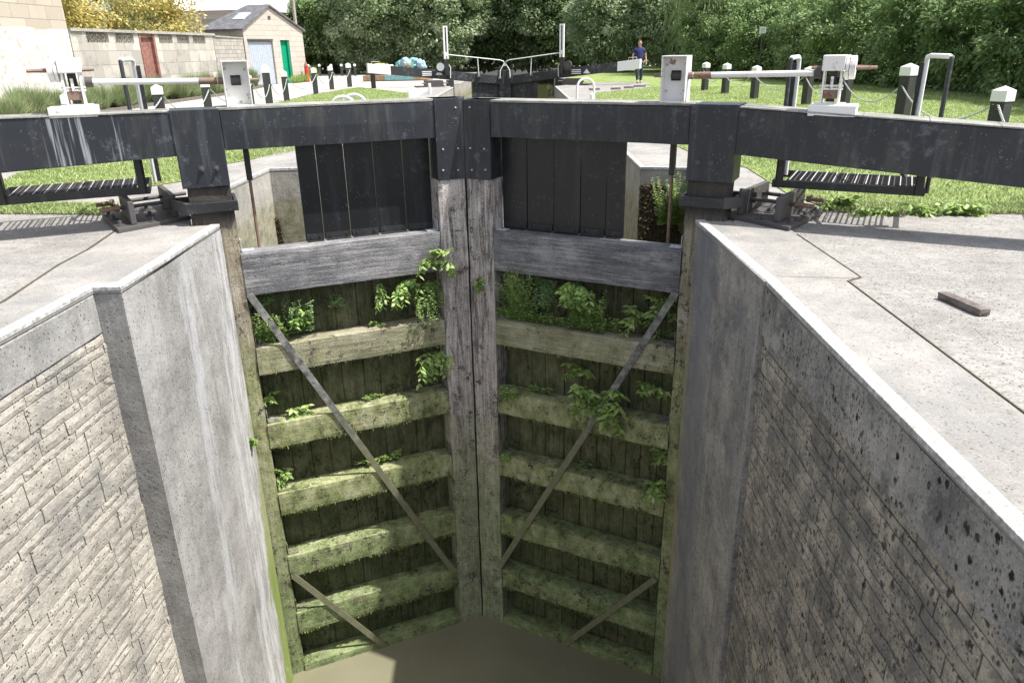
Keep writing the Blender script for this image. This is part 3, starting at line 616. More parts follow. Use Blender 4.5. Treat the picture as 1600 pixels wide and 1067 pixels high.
    # iron straps: two diagonal braces
    ends = (((2.41, -.76), (.40 if side < 0 else .28, -4.9)), ((2.40, -4.32), (1.36 if side < 0 else 1.2, -5.86)))
    for (x0, z0), (x1, z1) in ends:
        d = Vector((x1 - x0, 0, z1 - z0)).normalized(); nn = Vector((d.z, 0, -d.x)) * .037; y0, y1 = -.016, -.004
        p0, p1 = Vector((x0, 0, z0)), Vector((x1, 0, z1)); q = [p0 - nn, p0 + nn, p1 + nn, p1 - nn]
        b = MB(); b.hexa([(p.x, y1, p.z) for p in q] + [(p.x, y0, p.z) for p in q])
        o = B(b, 'brace', M['strap'], bevel=.002)
    fr = np.random.default_rng(40 + sd_); P = []; D = []; Z = []
    for zb_, amt in ((-1.68, .15), (-2.58, .5), (-3.46, 1), (-4.34, 1), (-5.2, 1)):
        k = int(650 * amt); x = fr.uniform(.33, 2.42, k); x = x[np.sin(x * 9 + zb_ * 5) + fr.normal(0, .7, k) > -.1]; k = len(x)
        P.append(np.column_stack([x, fr.uniform(-.004, .012, k), zb_ + fr.uniform(.0, .03, k)])); D.append(np.column_stack([fr.normal(0, .25, k), fr.normal(-.15, .2, k), -np.ones(k)])); Z.append(fr.uniform(.012, .045, k))
        k2 = int(900 * amt); x = fr.uniform(.33, 2.42, k2); x = x[np.sin(x * 5 + zb_ * 3) + fr.normal(0, .6, k2) > .3]; k2 = len(x)
        P.append(np.column_stack([x, fr.uniform(.03, .24, k2), zb_ + .3 + fr.uniform(-.005, .002, k2)])); D.append(fr.normal(0, 1, (k2, 3)) * [1, 1, .3] + [0, 0, .7]); Z.append(fr.uniform(.006, .016, k2))
    P = np.concatenate(P); D = np.concatenate(D)
    if mir: P[:, 0] *= -1; D[:, 0] *= -1
    V_, F_, a_ = leaves(P, D, np.concatenate(Z), .5, .3); tag(arrays('moss_fringe', V_, F_, M['moss_green'], e, a_), kind='stuff')
    # angle brackets where the rails meet the posts
    for z_ in (-.33, -1.365, -2.28, -3.17, -4.05, -4.9):
        for x_ in (.33, 2.42):
            dx = .07 if x_ < 1 else -.07
            b = MB(); b.box(x_, x_ + dx * 1.8, .05, .15, z_ + .004, z_ + .012); b.box(x_, x_ + .008 * (1 if dx > 0 else -1), .05, .15, z_ + .004, z_ + .13)
            for q in (.4, 1.3): b.cyl((x_ + dx * q, .1, z_ + .012), (x_ + dx * q, .1, z_ + .022), .011, .009, 6)
            B(b, 'angle_bracket', M['strap'] if z_ < -.5 else M['galv'])
    # paddle rod hanging into the gap beside the boards
    b = MB(); b.box(2.2, 2.255, .21, .26, .36, .69); B(b, 'rod_sleeve', M['black_metal']); B(MB().cyl((2.228, .235, -.33), (2.228, .235, .38), .016, .016, 10), 'paddle_rod', M['rust'])
    # gear case on the top beam
    zc = 1.075 + dz
    gc = B(MB().box(2.118, 2.338, .16, .168, zc + .0, zc + .40), 'gear_case', M['white_metal'])
    b = MB(); b.box(2.110, 2.118, .06, .25, zc, zc + .41); b.box(2.338, 2.346, .06, .25, zc, zc + .41); b.box(2.118, 2.338, .06, .25, zc + .40, zc + .41)
    b.box(2.118, 2.338, .06, .15, zc, zc + .012); B(b, 'flange', M['white_metal'], gc, bevel=.002)
    b = MB(); b.box(2.185, 2.275, .152, .1595, zc + .19, zc + .28); B(b, 'window_shade_plate', M['dark'], gc)  # solid near-black plate, its colour standing in for the shade inside the opening
    b = MB()
    for q in range(5): b.cyl((2.19 + q * .017, .145, zc + .235), (2.2 + q * .017, .145, zc + .235), .034, .034, 14); b.cyl((2.2 + q * .017, .145, zc + .235), (2.207 + q * .017, .145, zc + .235), .026, .026, 12)
    B(b, 'worm_gear', M['iron'], gc)
    for s_, z_ in ((2.14, .33), (2.315, .34), (2.14, .1), (2.31, .1)): B(MB().cyl((s_, .16, zc + z_), (s_, .148, zc + z_), .012, .009, 8), 'bolt', M['galv'], gc)
    B(MB().cyl((2.11, .15, zc + .235), (2.02, .15, zc + .235), .016, .016, 10), 'shaft_stub', M['rust'], gc)
    # long shaft to the winding gear
    sh = B(MB().cyl((2.36, .15, zc + .235), (3.44, .15, zc + .255), .026, .026, 14), 'drive_shaft', M['white_metal'])
    b = MB(); b.cyl((2.346, .15, zc + .235), (2.39, .15, zc + .235), .034, .034, 14); b.cyl((2.40, .15, zc + .235), (2.56, .15, zc + .238), .031, .031, 14); B(b, 'collar', M['rust'], sh)
    B(MB().cyl((3.44, .15, zc + .255), (3.50, .15, zc + .256), .045, .045, 14), 'coupling', M['iron'], sh)
    # winding gear
    zg = 1.05 if side < 0 else .97
    wg = B(MB().box(3.44, 3.82, .0, .3, zg - .005, zg + .085), 'gear_base', M['white_clean'] if side > 0 else M['white_metal'], bevel=.004)
    zz = zg + .085
    b = MB(); b.box(3.52, 3.535, .07, .23, zz, zz + .36); b.box(3.655, 3.67, .07, .23, zz, zz + .36); b.box(3.47, 3.72, .06, .24, zz, zz + .012)
    B(b, 'side_plate', M['white_metal'], wg, bevel=.002)
    b = MB(); b.box(3.505, 3.685, .05, .25, zz + .275, zz + .4); B(b, 'head_block', M['white_metal'], wg, bevel=.008)
    b = MB(); b.box(3.56, 3.63, .13, .15, zz + .02, zz + .275)
    for q in range(11): b.box(3.562, 3.628, .115, .13, zz + .05 + q * .021, zz + .061 + q * .021)
    B(b, 'rack', M['iron'], wg)
    b = MB(); b.box(3.537, 3.653, .09, .2, zz + .05, zz + .12); B(b, 'pawl_block', M['rust'], wg, bevel=.004)
    b = MB(); b.box(3.585, 3.608, .08, .1, zz + .13, zz + .23); b.cyl((3.50, .095, zz + .13), (3.69, .095, zz + .13), .009, .009, 8); b.cyl((3.50, .095, zz + .155), (3.69, .095, zz + .155), .009, .009, 8); B(b, 'pawl', M['white_metal'], wg)
    b = MB(); b.cyl((3.69, .15, zz + .3), (3.715, .15, zz + .3), .1, .1, 24); b.cyl((3.72, .15, zz + .3), (3.765, .15, zz + .3), .095, .095, 24); B(b, 'ratchet_drum', M['white_metal'], wg, bevel=.002)
    B(MB().cyl((3.765, .15, zz + .3), (3.93, .15, zz + .3), .019, .014, 4, False), 'spindle', M['rust'], wg); B(MB().cyl((3.505, .15, zz + .3), (3.41, .15, zz + .3), .016, .013, 4, False), 'spindle', M['rust'], wg)
    # footboard hung behind the beam
    y0, y1, zf = .39, 1.04, .35
    b = MB(); b.box(3.16, 4.46, y0, y0 + .012, .275, .345); b.box(3.16, 4.46, y1, y1 + .012, .275, .345); b.box(3.16, 3.172, y0 + .012, y1, .275, .345); b.box(4.448, 4.46, y0 + .012, y1, .275, .345)
    wk = B(b, 'footboard_frame', M['black_metal'])
    b = MB()
    for q in range(22): b.box(3.30 + q * .05, 3.306 + q * .05, y0 + .02, y1 - .01, zf - .02, zf)
    for q in range(11): b.box(3.28, 4.37, y0 + .02 + q * .06, y0 + .026 + q * .06, zf - .022, zf - .002)
    B(b, 'grating', M['iron'], wk)
    b = MB()
    for q in range(12): b.box(3.31 + q * .094, 3.318 + q * .094, y0 + .02, y1 - .01, zf + .001, zf + .004)
    B(b, 'tread_strips', M['galv'], wk)
    for x_ in (3.19, 4.37):
        b = MB(); b.box(x_, x_ + .07, y0 - .012, y0 - .002, .28, .62); b.box(x_, x_ + .012, y0 - .012, y0 + .08, .28, .62); B(b, 'hanger', M['black_metal'], wk)
    hoops = [(3.2, 3.2 if side > 0 else 3.12)] + ([(4.47, 4.30)] if side > 0 else [])
    for x0, x1 in hoops:
        zt_ = 1.43 if side > 0 else 1.51
        b = MB(); b.tube([(x0, y0 + .03, .3), (x0, y0 + .03, zt_ - .03), (x0, y0 + .04, zt_ - .01)], .019, 10); h = B(b, 'hand_hoop', M['black_metal'])
        b = MB(); b.tube([(x0, y0 + .04, zt_ - .01), (x0 + (x1 - x0) * .1, y0 + .1, zt_), (x0 + (x1 - x0) * .85, y1 - .12, zt_), (x1, y1 - .04, zt_ - .015), (x1, y1 - .01, zt_ - .06), (x1, y1 - .01, .3)], .021, 10); B(b, 'hoop_rail', M['white_clean'], h)
        b = MB(); b.box(x1 - .055, x1 - .022, y1 - .03, y1 + .01, .3, zt_ - .06); B(b, 'hoop_backing', M['black_metal'], h)
    return e
gate_l = make_gate(-1); gate_r = make_gate(1)

# ------------------------------------------------------------ anchor brackets on the lockside
def anchor(side):
    if side > 0: o, rz = (2.3, 7.15, 0), R(-25); S0, D0 = 3.23, .36
    else: o, rz = (-3.97, 7.29, 0), R(25); S0, D0 = 3.27, .53
    e = empty('gate_anchor', o, rz, 'iron collar anchor bolted to the ground under the %s balance beam' % ('right' if side > 0 else 'left'), 'gate anchor', 'gate anchors')
    mir = side < 0; B = lambda mb, name, mat, par=e, **k: mb.build(name, mat, par, mirror=mir, **k)
    B(MB().prism([(-.44, -.22), (.2, -.58), (.4, .3), (-.2, .62)], .0, .04), 'base_plate', M['iron'], bevel=.004)
    ux, uy = .17, .98
    for px, py in ((-.33, -.22), (.04, -.42)):
        b = MB(); q = [(px, py), (px + .05, py - .015), (px + .05 + ux * .74, py + uy * .74), (px + ux * .74, py + .015 + uy * .74)]
        b.hexa([(x, y, .04) for x, y in q] + [(q[0][0], q[0][1], .26), (q[1][0], q[1][1], .26), (q[2][0], q[2][1], .26), (q[3][0], q[3][1], .26)]); B(b, 'web_plate', M['iron'], bevel=.008)
    for k_, y_ in enumerate((-.06, .3)):
        f = (y_ + .3); p0 = (-.42, y_ + .1, .165); p1 = (.2, y_ - .12, .165); o_ = B(MB().cyl(p0, p1, .02, .02, 10), 'tie_rod', M['iron'])
        xn = .1 + .17 * (y_ + .42); yn = y_ - .12 + .36 * (.2 - xn)
        b = MB(); b.cyl((xn + .03, yn, .165), (xn + .065, yn - .012, .165), .036, .036, 6, False); b.cyl((xn + .065, yn - .012, .165), (xn + .19, yn - .055, .165), .024, .022, 10); B(b, 'nut', M['rust'], o_)
    xs0 = 2.385 - S0; yf = -.05 - D0; yb = .38 - D0
    b = MB(); b.box(xs0, -.42, yf, yf + .035, .115, .215); B(b, 'collar_strap', M['black_metal'], bevel=.006)
    b = MB(); b.box(xs0, xs0 + .03, yf + .036, yb - .001, .115, .215); B(b, 'collar_end', M['black_metal'], bevel=.006)
    b = MB(); b.box(xs0, -.2, yb, yb + .035, .115, .215); B(b, 'collar_strap', M['black_metal'], bevel=.006)
    b = MB(); b.hexa([(-.42, yf, .115), (-.28, -.24, .115), (-.28, -.2, .115), (-.46, yf + .035, .115), (-.42, yf, .215), (-.28, -.24, .215), (-.28, -.2, .215), (-.46, yf + .035, .215)]); B(b, 'collar_link', M['iron'])
    for x_, y_ in ((.19, -.4), (.27, -.05), (.33, .2), (-.1, -.33), (-.06, -.02), (-.02, .3)):
        b = MB(); b.cyl((x_, y_, .04), (x_, y_, .05), .042, .042, 12); b.cyl((x_, y_, .05), (x_, y_, .085), .02, .017, 6, False); B(b, 'anchor_bolt', M['iron'])
    return e
anchor(-1); anchor(1)

# raised brick foothold on the right apron, and the far row
def kicker(loc, rz, L, w, h, label, group=None):
    o = MB().rough(-L / 2, L / 2, -w / 2, w / 2, 0, h, .06, .003, loc[0], .006).build('brick_foothold', M['brickdark'], loc=loc, rot=(0, 0, rz)); return tag(o, label, 'foothold', group)
kicker((2.68, 4.5, -.012), R(-78), .37, .075, .05, 'long dark raised brick foothold alone on the right paving')
for i, (x, y, w_) in enumerate(((2.25, 30.35, .42), (3.1, 30.6, .4), (3.7, 31.4, .42), (4.25, 32.3, .5))):
    kicker((x, y, .0), R(20), w_, .12, .07, ('smallest dark brick foothold nearest the white hoop', 'second dark brick foothold from the white hoop', 'third dark brick foothold from the white hoop', 'dark brick foothold nearest the walking man')[i], 'brick footholds in the far path')

# ------------------------------------------------------------ plants growing on the gates
def gp_world(side, s, d, z):
    a = R(25) * -side; x = side * s; return Vector((-.78 + x * math.cos(a) - d * math.sin(a), 8.19 + x * math.sin(a) + d * math.cos(a), z))
def weed(side, s, z, kind, w, h, label, name='wall_plant', d=.2, hang=False, n=None, mat=None, world=None):
    o = world if world else gp_world(side, s, d, z); rd = random.Random(int((s + 9) * 1000) + int(z * 77) + side)
    w *= 1.25; h *= 1.15; P = []; D = []; sz = []; st = MB()
    out = Vector((.4226 * side * -1, -.9063, 0)) if not world else Vector((-.3, -.9, 0)); al = Vector((.9063, -.4226 * side, 0)) if not world else Vector((1, 0, 0))
    if kind == 'mint':
        ns = n or int(6 + w * 40)
        for i in range(ns):
            b = al * rd.uniform(-w / 2, w / 2) + out * rd.uniform(-.02, .05); H = h * rd.uniform(.5, 1)
            up = Vector((rd.uniform(-.25, .25), 0, -1 if hang else 1)) + out * rd.uniform(.05, .5); up.normalize(); pts = []
            k = max(4, int(H / .022))
            for j in range(k):
                p = b + up * (H * j / k) + out * (.04 * (j / k) ** 2); pts.append(p)
                for q in range(3):
                    a = rd.uniform(0, 6.28); dd = Vector((math.cos(a), math.sin(a), .35)); P.append(p); D.append(dd); sz.append(rd.uniform(.036, .062) * (1.1 - .5 * j / k))
            st.tube([tuple(p) for p in pts[::2]] if len(pts) > 4 else [tuple(p) for p in pts], .002, 4)
    elif kind == 'broad':
        ns = int((n or int(5 + w * 22)) * 1.4)
        for i in range(ns):
            a = rd.uniform(-1.2, 1.2); up = (al * math.sin(a) * w * .6 + out * rd.uniform(.2, .7) * w * .6 + Vector((0, 0, 1)) * h * rd.uniform(-.3, .9) * (-.8 if hang else 1)); k = 7; pts = []
            for j in range(k + 1):
                f = j / k; p = up * f * rd.uniform(.97, 1.03) - Vector((0, 0, .35 * h)) * f * f; pts.append(p)
                if f > .25:
                    for q in (-1, 1):
                        dd = up.normalized() * .35 + al * q * rd.uniform(.4, 1) + out * rd.uniform(.2, .8) + Vector((0, 0, rd.uniform(-.6, .2))); P.append(p); D.append(dd); sz.append(rd.uniform(.06, .1) * min(1.2, .65 + w))
            st.tube([tuple(p) for p in pts], .0028, 4)
    elif kind == 'grass':
        for i in range(n or 60):
            b = al * rd.uniform(-w / 2, w / 2); dd = Vector((0, 0, 1 if not hang else -1)) + al * rd.uniform(-.5, .5) + out * rd.uniform(.1, .8); P.append(b); D.append(dd); sz.append(h * rd.uniform(.5, 1))
    P = np.array([tuple(p) for p in P]); D = np.array([tuple(p) for p in D]); sz = np.array(sz)
    V, F, a = leaves(P, D, sz, .1 if kind == 'grass' else (.34 if kind == 'mint' else .52), .35, droop=.12)
    e = empty(name, o, 0, label, 'plant')
    arrays('leaves', V, F, M[mat or {'mint': 'leaf_mint', 'broad': 'leaf_weed', 'grass': 'leaf_weed'}[kind]], e, a)
    if st.v: st.build('stems', M['leaf_mint'], e)
    return e
W_ = [
 (-1, 2.28, -1.36, 'mint', .3, .34, 'bright bushy weed at the outer end of the left gate second beam', dict(n=26, mat='leaf_weed', d=.16)),
 (-1, 2.3, -.95, 'mint', .22, .2, 'weed under the left gate grey beam, behind the diagonal strap', dict(n=9)),
 (-1, 1.93, -1.3, 'mint', .24, .42, 'tall stemmed weed on left gate beside the strap', dict(n=14)),
 (-1, 1.9, -1.12, 'broad', .17, .2, 'pale yellow-green broad leaved sprig beside the left strap', dict(n=5, mat='leaf_pale', d=.12)),
 (-1, 1.5, -1.08, 'mint', .12, .2, 'small leafy sprig on the planks, left gate middle', dict(n=7)),
 (-1, 1.02, -.86, 'broad', .1, .24, 'narrow pale sprig hanging below the left grey beam', dict(n=4, mat='leaf_pale', hang=True, d=.12)),
 (-1, .74, -.86, 'broad', .24, .26, 'pale leaved weed hanging below the left grey beam near the post', dict(n=8, mat='leaf_pale', hang=True, d=.1)),
 (-1, .5, -.92, 'mint', .26, .42, 'dark green weed hanging beside the left mitre post', dict(n=17, hang=True, d=.08, mat='leaf_weed')),
 (-1, .42, -.62, 'broad', .3, .3, 'large leaved plant drooping over the left grey beam end at the post', dict(n=9, d=.0, mat='leaf_weed')),
 (-1, .47, -1.78, 'broad', .3, .28, 'round leaved clump under the second beam at the left mitre post', dict(n=11, hang=True, d=.1, mat='leaf_weed')),
 (-1, 1.12, -1.34, 'broad', .14, .08, 'tiny sprig on top of the left gate second beam', dict(n=4)),
 (-1, 1.2, -2.26, 'mint', .2, .06, 'low tuft on top of the left gate third beam, middle', dict(n=8, mat='leaf_weed')),
 (-1, 2.1, -2.22, 'broad', .22, .07, 'flat tuft on the outer end of the left gate third beam', dict(n=5)),
 (-1, 2.36, -2.0, 'broad', .12, .12, 'small leafy sprig at the left gate outer end above the third beam', dict(n=4)),
 (-1, 2.36, -3.0, 'broad', .2, .22, 'leafy sprig at the left gate outer end above the fourth beam', dict(n=6)),
 (-1, 1.35, -3.12, 'mint', .2, .07, 'green tuft left of the strap on the left gate fourth beam', dict(n=12, mat='leaf_weed')),
 (-1, 1.08, -3.12, 'mint', .26, .12, 'green tuft right of the strap on the left gate fourth beam', dict(n=16, mat='leaf_weed')),
 (1, .62, -1.34, 'mint', .26, .62, 'tall column of fine green weed on the right gate planks beside the post', dict(n=46, d=.12, mat='leaf_weed')),
 (1, .5, -1.34, 'mint', .28, .18, 'pale bright weed on the right gate second beam beside the post', dict(n=22, mat='leaf_pale', d=.1)),
 (1, .92, -.86, 'mint', .16, .3, 'dark weed hanging under the right grey beam, second from the post', dict(n=20, hang=True, d=.12)),
 (1, .95, -1.34, 'mint', .34, .14, 'low weed clump on the right gate second beam, left half', dict(n=30, d=.12, mat='leaf_weed')),
 (1, 1.15, -.88, 'broad', .18, .14, 'dark broad leaved sprig hanging under the right grey beam', dict(n=5, hang=True)),
 (1, 1.3, -.82, 'broad', .3, .22, 'pale lime leaved sprig hanging under the right grey beam middle', dict(n=10, hang=True, mat='leaf_pale', d=.1)),
 (1, 1.42, -1.34, 'mint', .3, .46, 'dense upright weed on the right gate second beam, middle', dict(n=50, d=.12, mat='leaf_weed')),
 (1, 1.62, -1.34, 'mint', .3, .2, 'spreading weed on the right gate second beam, just right of middle', dict(n=20, mat='leaf_weed')),
 (1, 2.02, -1.15, 'broad', .26, .22, 'broad leaved weed left of the right strap', dict(n=8, mat='leaf_weed')),
 (1, 2.25, -.98, 'broad', .24, .22, 'broad leaved weed behind the top of the right strap', dict(n=7, mat='leaf_weed')),
 (1, 2.3, -1.32, 'mint', .26, .1, 'small weeds at the outer end of the right gate second beam', dict(n=12)),
 (1, 1.32, -1.86, 'broad', .24, .16, 'five leaved sprig on the planks below the right gate second beam', dict(n=5, mat='leaf_weed')),
 (1, 1.64, -2.2, 'broad', .42, .4, 'large rounded green clump beside the strap on the right gate third beam', dict(n=26, mat='leaf_weed', d=.12)),
 (1, 2.22, -1.95, 'broad', .26, .16, 'leafy sprig near the right gate outer end above the third beam', dict(n=6, mat='leaf_weed')),
 (1, .85, -2.25, 'mint', .22, .1, 'small green tuft on the right gate third beam, left half', dict(n=12, mat='leaf_weed')),
 (1, .5, -2.34, 'mint', .12, .22, 'pale grey-green tuft on the right gate third beam beside the post', dict(n=9, mat='leaf_pale', d=.02)),
 (1, .42, -3.2, 'mint', .12, .1, 'pale tuft on the right gate fourth beam beside the post', dict(n=9, mat='leaf_pale', d=.02)),
 (1, 1.4, -3.14, 'mint', .08, .08, 'tiny tuft on the right gate fourth beam beside the strap', dict(n=5)),
 (1, 2.33, -3.12, 'broad', .24, .26, 'fern-like weed at the right gate outer end on the fourth beam', dict(n=9, mat='leaf_weed', d=.08)),
 (1, 2.36, -2.75, 'broad', .16, .14, 'thin trailing weed at the right gate outer end below the third beam', dict(n=5, mat='leaf_weed')),
]
for side, s_, z_, kd, w_, h_, lab, kw in W_: weed(side, s_, z_, kd, w_, h_, lab, **kw)
weed(1, 1, 1, 'mint', .4, .7, 'green bush rooted in the right recess wall behind the gap', 'recess_bush', n=46, mat='leaf_weed', world=Vector((1.95, 10.22, -.75)))
weed(1, 1, 2, 'broad', .1, .12, 'tiny sprig growing out of the left mitre joint', n=3, mat='leaf_weed', world=gp_world(1, .1, -.01, -.95))
weed(1, 1, 3, 'broad', .12, .14, 'small sprig on the pale left pier beside the green slime', n=4, world=Vector((-3.05, 6.95, -2.35)))
for i, (x, y) in enumerate(((3.3, 7.3), (3.75, 7.28), (4.1, 7.27), (3.0, 7.6))):
    weed(1, x, y, 'broad', .3, .16, ('leafy dock weed nearest the right anchor at the lawn edge', 'leafy weed, second from the right anchor along the lawn edge', 'leafy weed, third from the right anchor along the lawn edge', 'leafy weed in the corner of lawn behind the right anchor')[i], 'lawn_weed', n=10, mat='leaf_weed', world=Vector((x, y, .02)))

# ------------------------------------------------------------ bollards and chains
def bollard_proto():
    e = empty('bollard', (0, 0, 0)); a = .095
    MB().box(-a, a, -a, a, -.05, .78).build('post', M['bollard'], e, bevel=.008)
    c = .105; m = MB(); m.hexa([(-c, -c, .78), (c, -c, .78), (c, c, .78), (-c, c, .78), (-c, -c, .92), (c, -c, .92), (c, c, .92), (-c, c, .92)])
    m.add([(-c, -c, .92), (c, -c, .92), (c, c, .92), (-c, c, .92), (0, 0, .98)], [(0, 1, 4), (1, 2, 4), (2, 3, 4), (3, 0, 4)])
    m.build('cap', M['white_clean'], e, bevel=.004); return e
bp_ = bollard_proto(); bused = [False]
def bollard(x, y, label, group='black bollards with white caps', k=1., rz=.35, z=0):
    o = bp_ if not bused[0] else copy_tree(bp_); bused[0] = True
    o.location = (x, y, z); o.rotation_euler = (0, 0, rz); o.scale = (k, k, k); tag(o, label, 'bollard', group); return o
def chain(a, b, sag, label):
    a, b = Vector(a), Vector(b); L = (b - a).length; n = max(12, int(L / .036)); m = MB(); pts = []
    for i in range(n + 1):
        f = i / n; p = a.lerp(b, f); p.z -= sag * (1 - (2 * f - 1) ** 2); pts.append(p)
    for i in range(n):
        p, q = pts[i], pts[i + 1]; d = (q - p); l = d.length * 1.35; d.normalize(); s_ = d.cross(Vector((0, 0, 1))).normalized(); u = s_.cross(d)
        if i % 2: s_ = u
        c = (p + q) / 2; h = l / 2; r = .011
        ring = [c + d * h * .75 + s_ * r, c + d * h, c + d * h * .75 - s_ * r, c - d * h * .75 - s_ * r, c - d * h, c - d * h * .75 + s_ * r]
        m.tube(ring, .0068, 4, True)
    tag(m.build('chain', M['chain']), label, 'chain', 'chains hung between the bollards'); return m
LB = [(-8.1, 13.2, 'bollard half hidden behind the left winding gear', 1), (-7.85, 15.9, 'bollard behind the left drive shaft, just right of the hand hoop', 1), (-8.2, 19.1, 'bollard behind the left drive shaft, left of the white gear case', 1), (-8.4, 22.6, 'bollard just right of the white gear case', 1),
      (-8.66, 24.9, 'tall bollard with long white top in front of the grey shed doors', 1.22), (-8.6, 26.5, 'bollard in front of the green shed door', 1), (-8.76, 30.7, 'bollard on the lawn edge right of the green door, first of three', 1.0), (-9.0, 34.1, 'bollard on the lawn edge, second of three right of the shed', 1.0), (-8.75, 36.4, 'bollard on the far tip of the left lawn, third of three right of the shed', 1.07)]
for x, y, lab, k in LB: bollard(x, y, lab, k=k)
fb = [(492.8, -15.6, 53.5), (507, -14.9, 53.7), (524.3, -13.9, 53), (540, -13.2, 53), (559.2, -12.2, 52.6), (590, -9.6, 47.5)]
labs = ['far small bollard just right of the red post', 'far small bollard, second right of the red post', 'far small bollard, third right of the red post', 'far small bollard half behind the third lawn bollard', 'far small bollard left of the white beam end', 'far bollard seen behind the white beam end']
for i, (u, x, y) in enumerate(fb): bollard(x, y, labs[i], 'small far bollards', k=.78)
RB = [(6.2, 29.0, 'farthest bollard on the right lawn, nearest the white gear case'), (6.45, 26.9, 'second farthest bollard on the right lawn'), (6.65, 24.0, 'third farthest bollard, above the right drive shaft'), (7.35, 21.4, 'bollard seen through the inner right hand hoop'), (7.4, 18.9, 'bollard directly behind the right winding gear'), (7.42, 15.9, 'large bollard left of the outer right hand hoop'), (6.3, 10.7, 'nearest bollard at the right edge, only its top above the beam')]
for i, (x, y, lab) in enumerate(RB): bollard(x, y, lab, k=[1, 1, .98, 1, 1.0, 1.18, 1.0][i], rz=.5)
L_ = LB; 
for i in range(len(L_) - 1):
    z0 = .72 * L_[i][3] if i != 4 else .62; z1 = .72 * L_[i + 1][3] if i != 3 else .62; dd = math.hypot(L_[i + 1][0] - L_[i][0], L_[i + 1][1] - L_[i][1])
    chain((L_[i][0] + .1, L_[i][1] + .05, z0), (L_[i + 1][0] + .1, L_[i + 1][1] - .05, z1), .42, 'slack chain of the left row, span %s' % ('behind the left winding gear', 'below the left drive shaft', 'behind the white gear case', 'right of the white gear case', 'from the tall bollard to the green door bollard', 'in front of the green door', 'between first and second lawn edge bollards', 'between second and third lawn edge bollards')[i])
for i in range(len(RB) - 1):
    chain((RB[i][0] - .1, RB[i][1], .74), (RB[i + 1][0] - .1, RB[i + 1][1], .74), .4, 'slack chain of the right row, span %s' % ('between the two farthest bollards', 'between second and third farthest bollards', 'left of the inner hand hoop', 'between inner hand hoop and winding gear', 'between winding gear and large bollard', 'passing behind the outer hand hoop')[i])
chain((6.2, 10.6, .74), (4.6, 6.2, .74), .4, 'chain leaving the nearest bollard at the right edge of the photo')

# ------------------------------------------------------------ ladder hoops and white mooring pins
def hoop(x, y, rz, w_, h, label, r=.032):
    pts = [(-w_ / 2, 0, -.1), (-w_ / 2, 0, h - w_ / 2)] + [(-w_ / 2 * math.cos(t), 0, h - w_ / 2 + w_ / 2 * math.sin(t)) for t in [math.pi * i / 14 for i in range(1, 14)]] + [(w_ / 2, 0, h - w_ / 2), (w_ / 2, 0, -.1)]
    return tag(MB().tube(pts, r, 10).build('ladder_hoop', M['white_clean'], loc=(x, y, 0), rot=(0, 0, rz)), label, 'hoop', 'white ladder hoops')
hoop(-3.92, 15.6, 0, .54, .7, 'front one of two overlapping white hoops on the left lockside'); hoop(-3.85, 16.3, 0, .54, .7, 'rear one of two overlapping white hoops on the left lockside')
hoop(1.38, 22.0, R(20), .52, .74, 'single tall white hoop on the right lockside')
for x, y, lab in ((-4.05, 24.6, 'short white pin on the left lockside, nearer of two'), (-4.05, 29.5, 'short white pin on the left lockside, farther of two'), (1.52, 21.4, 'short white pin standing inside the white hoop')):
    m = MB(); m.cyl((0, 0, -.05), (0, 0, .34), .055, .055, 14); m.cyl((0, 0, .34), (0, 0, .375), .055, .03, 14); tag(m.build('mooring_pin', M['white_clean'], loc=(x, y, 0)), lab, 'mooring pin', 'white mooring pins')

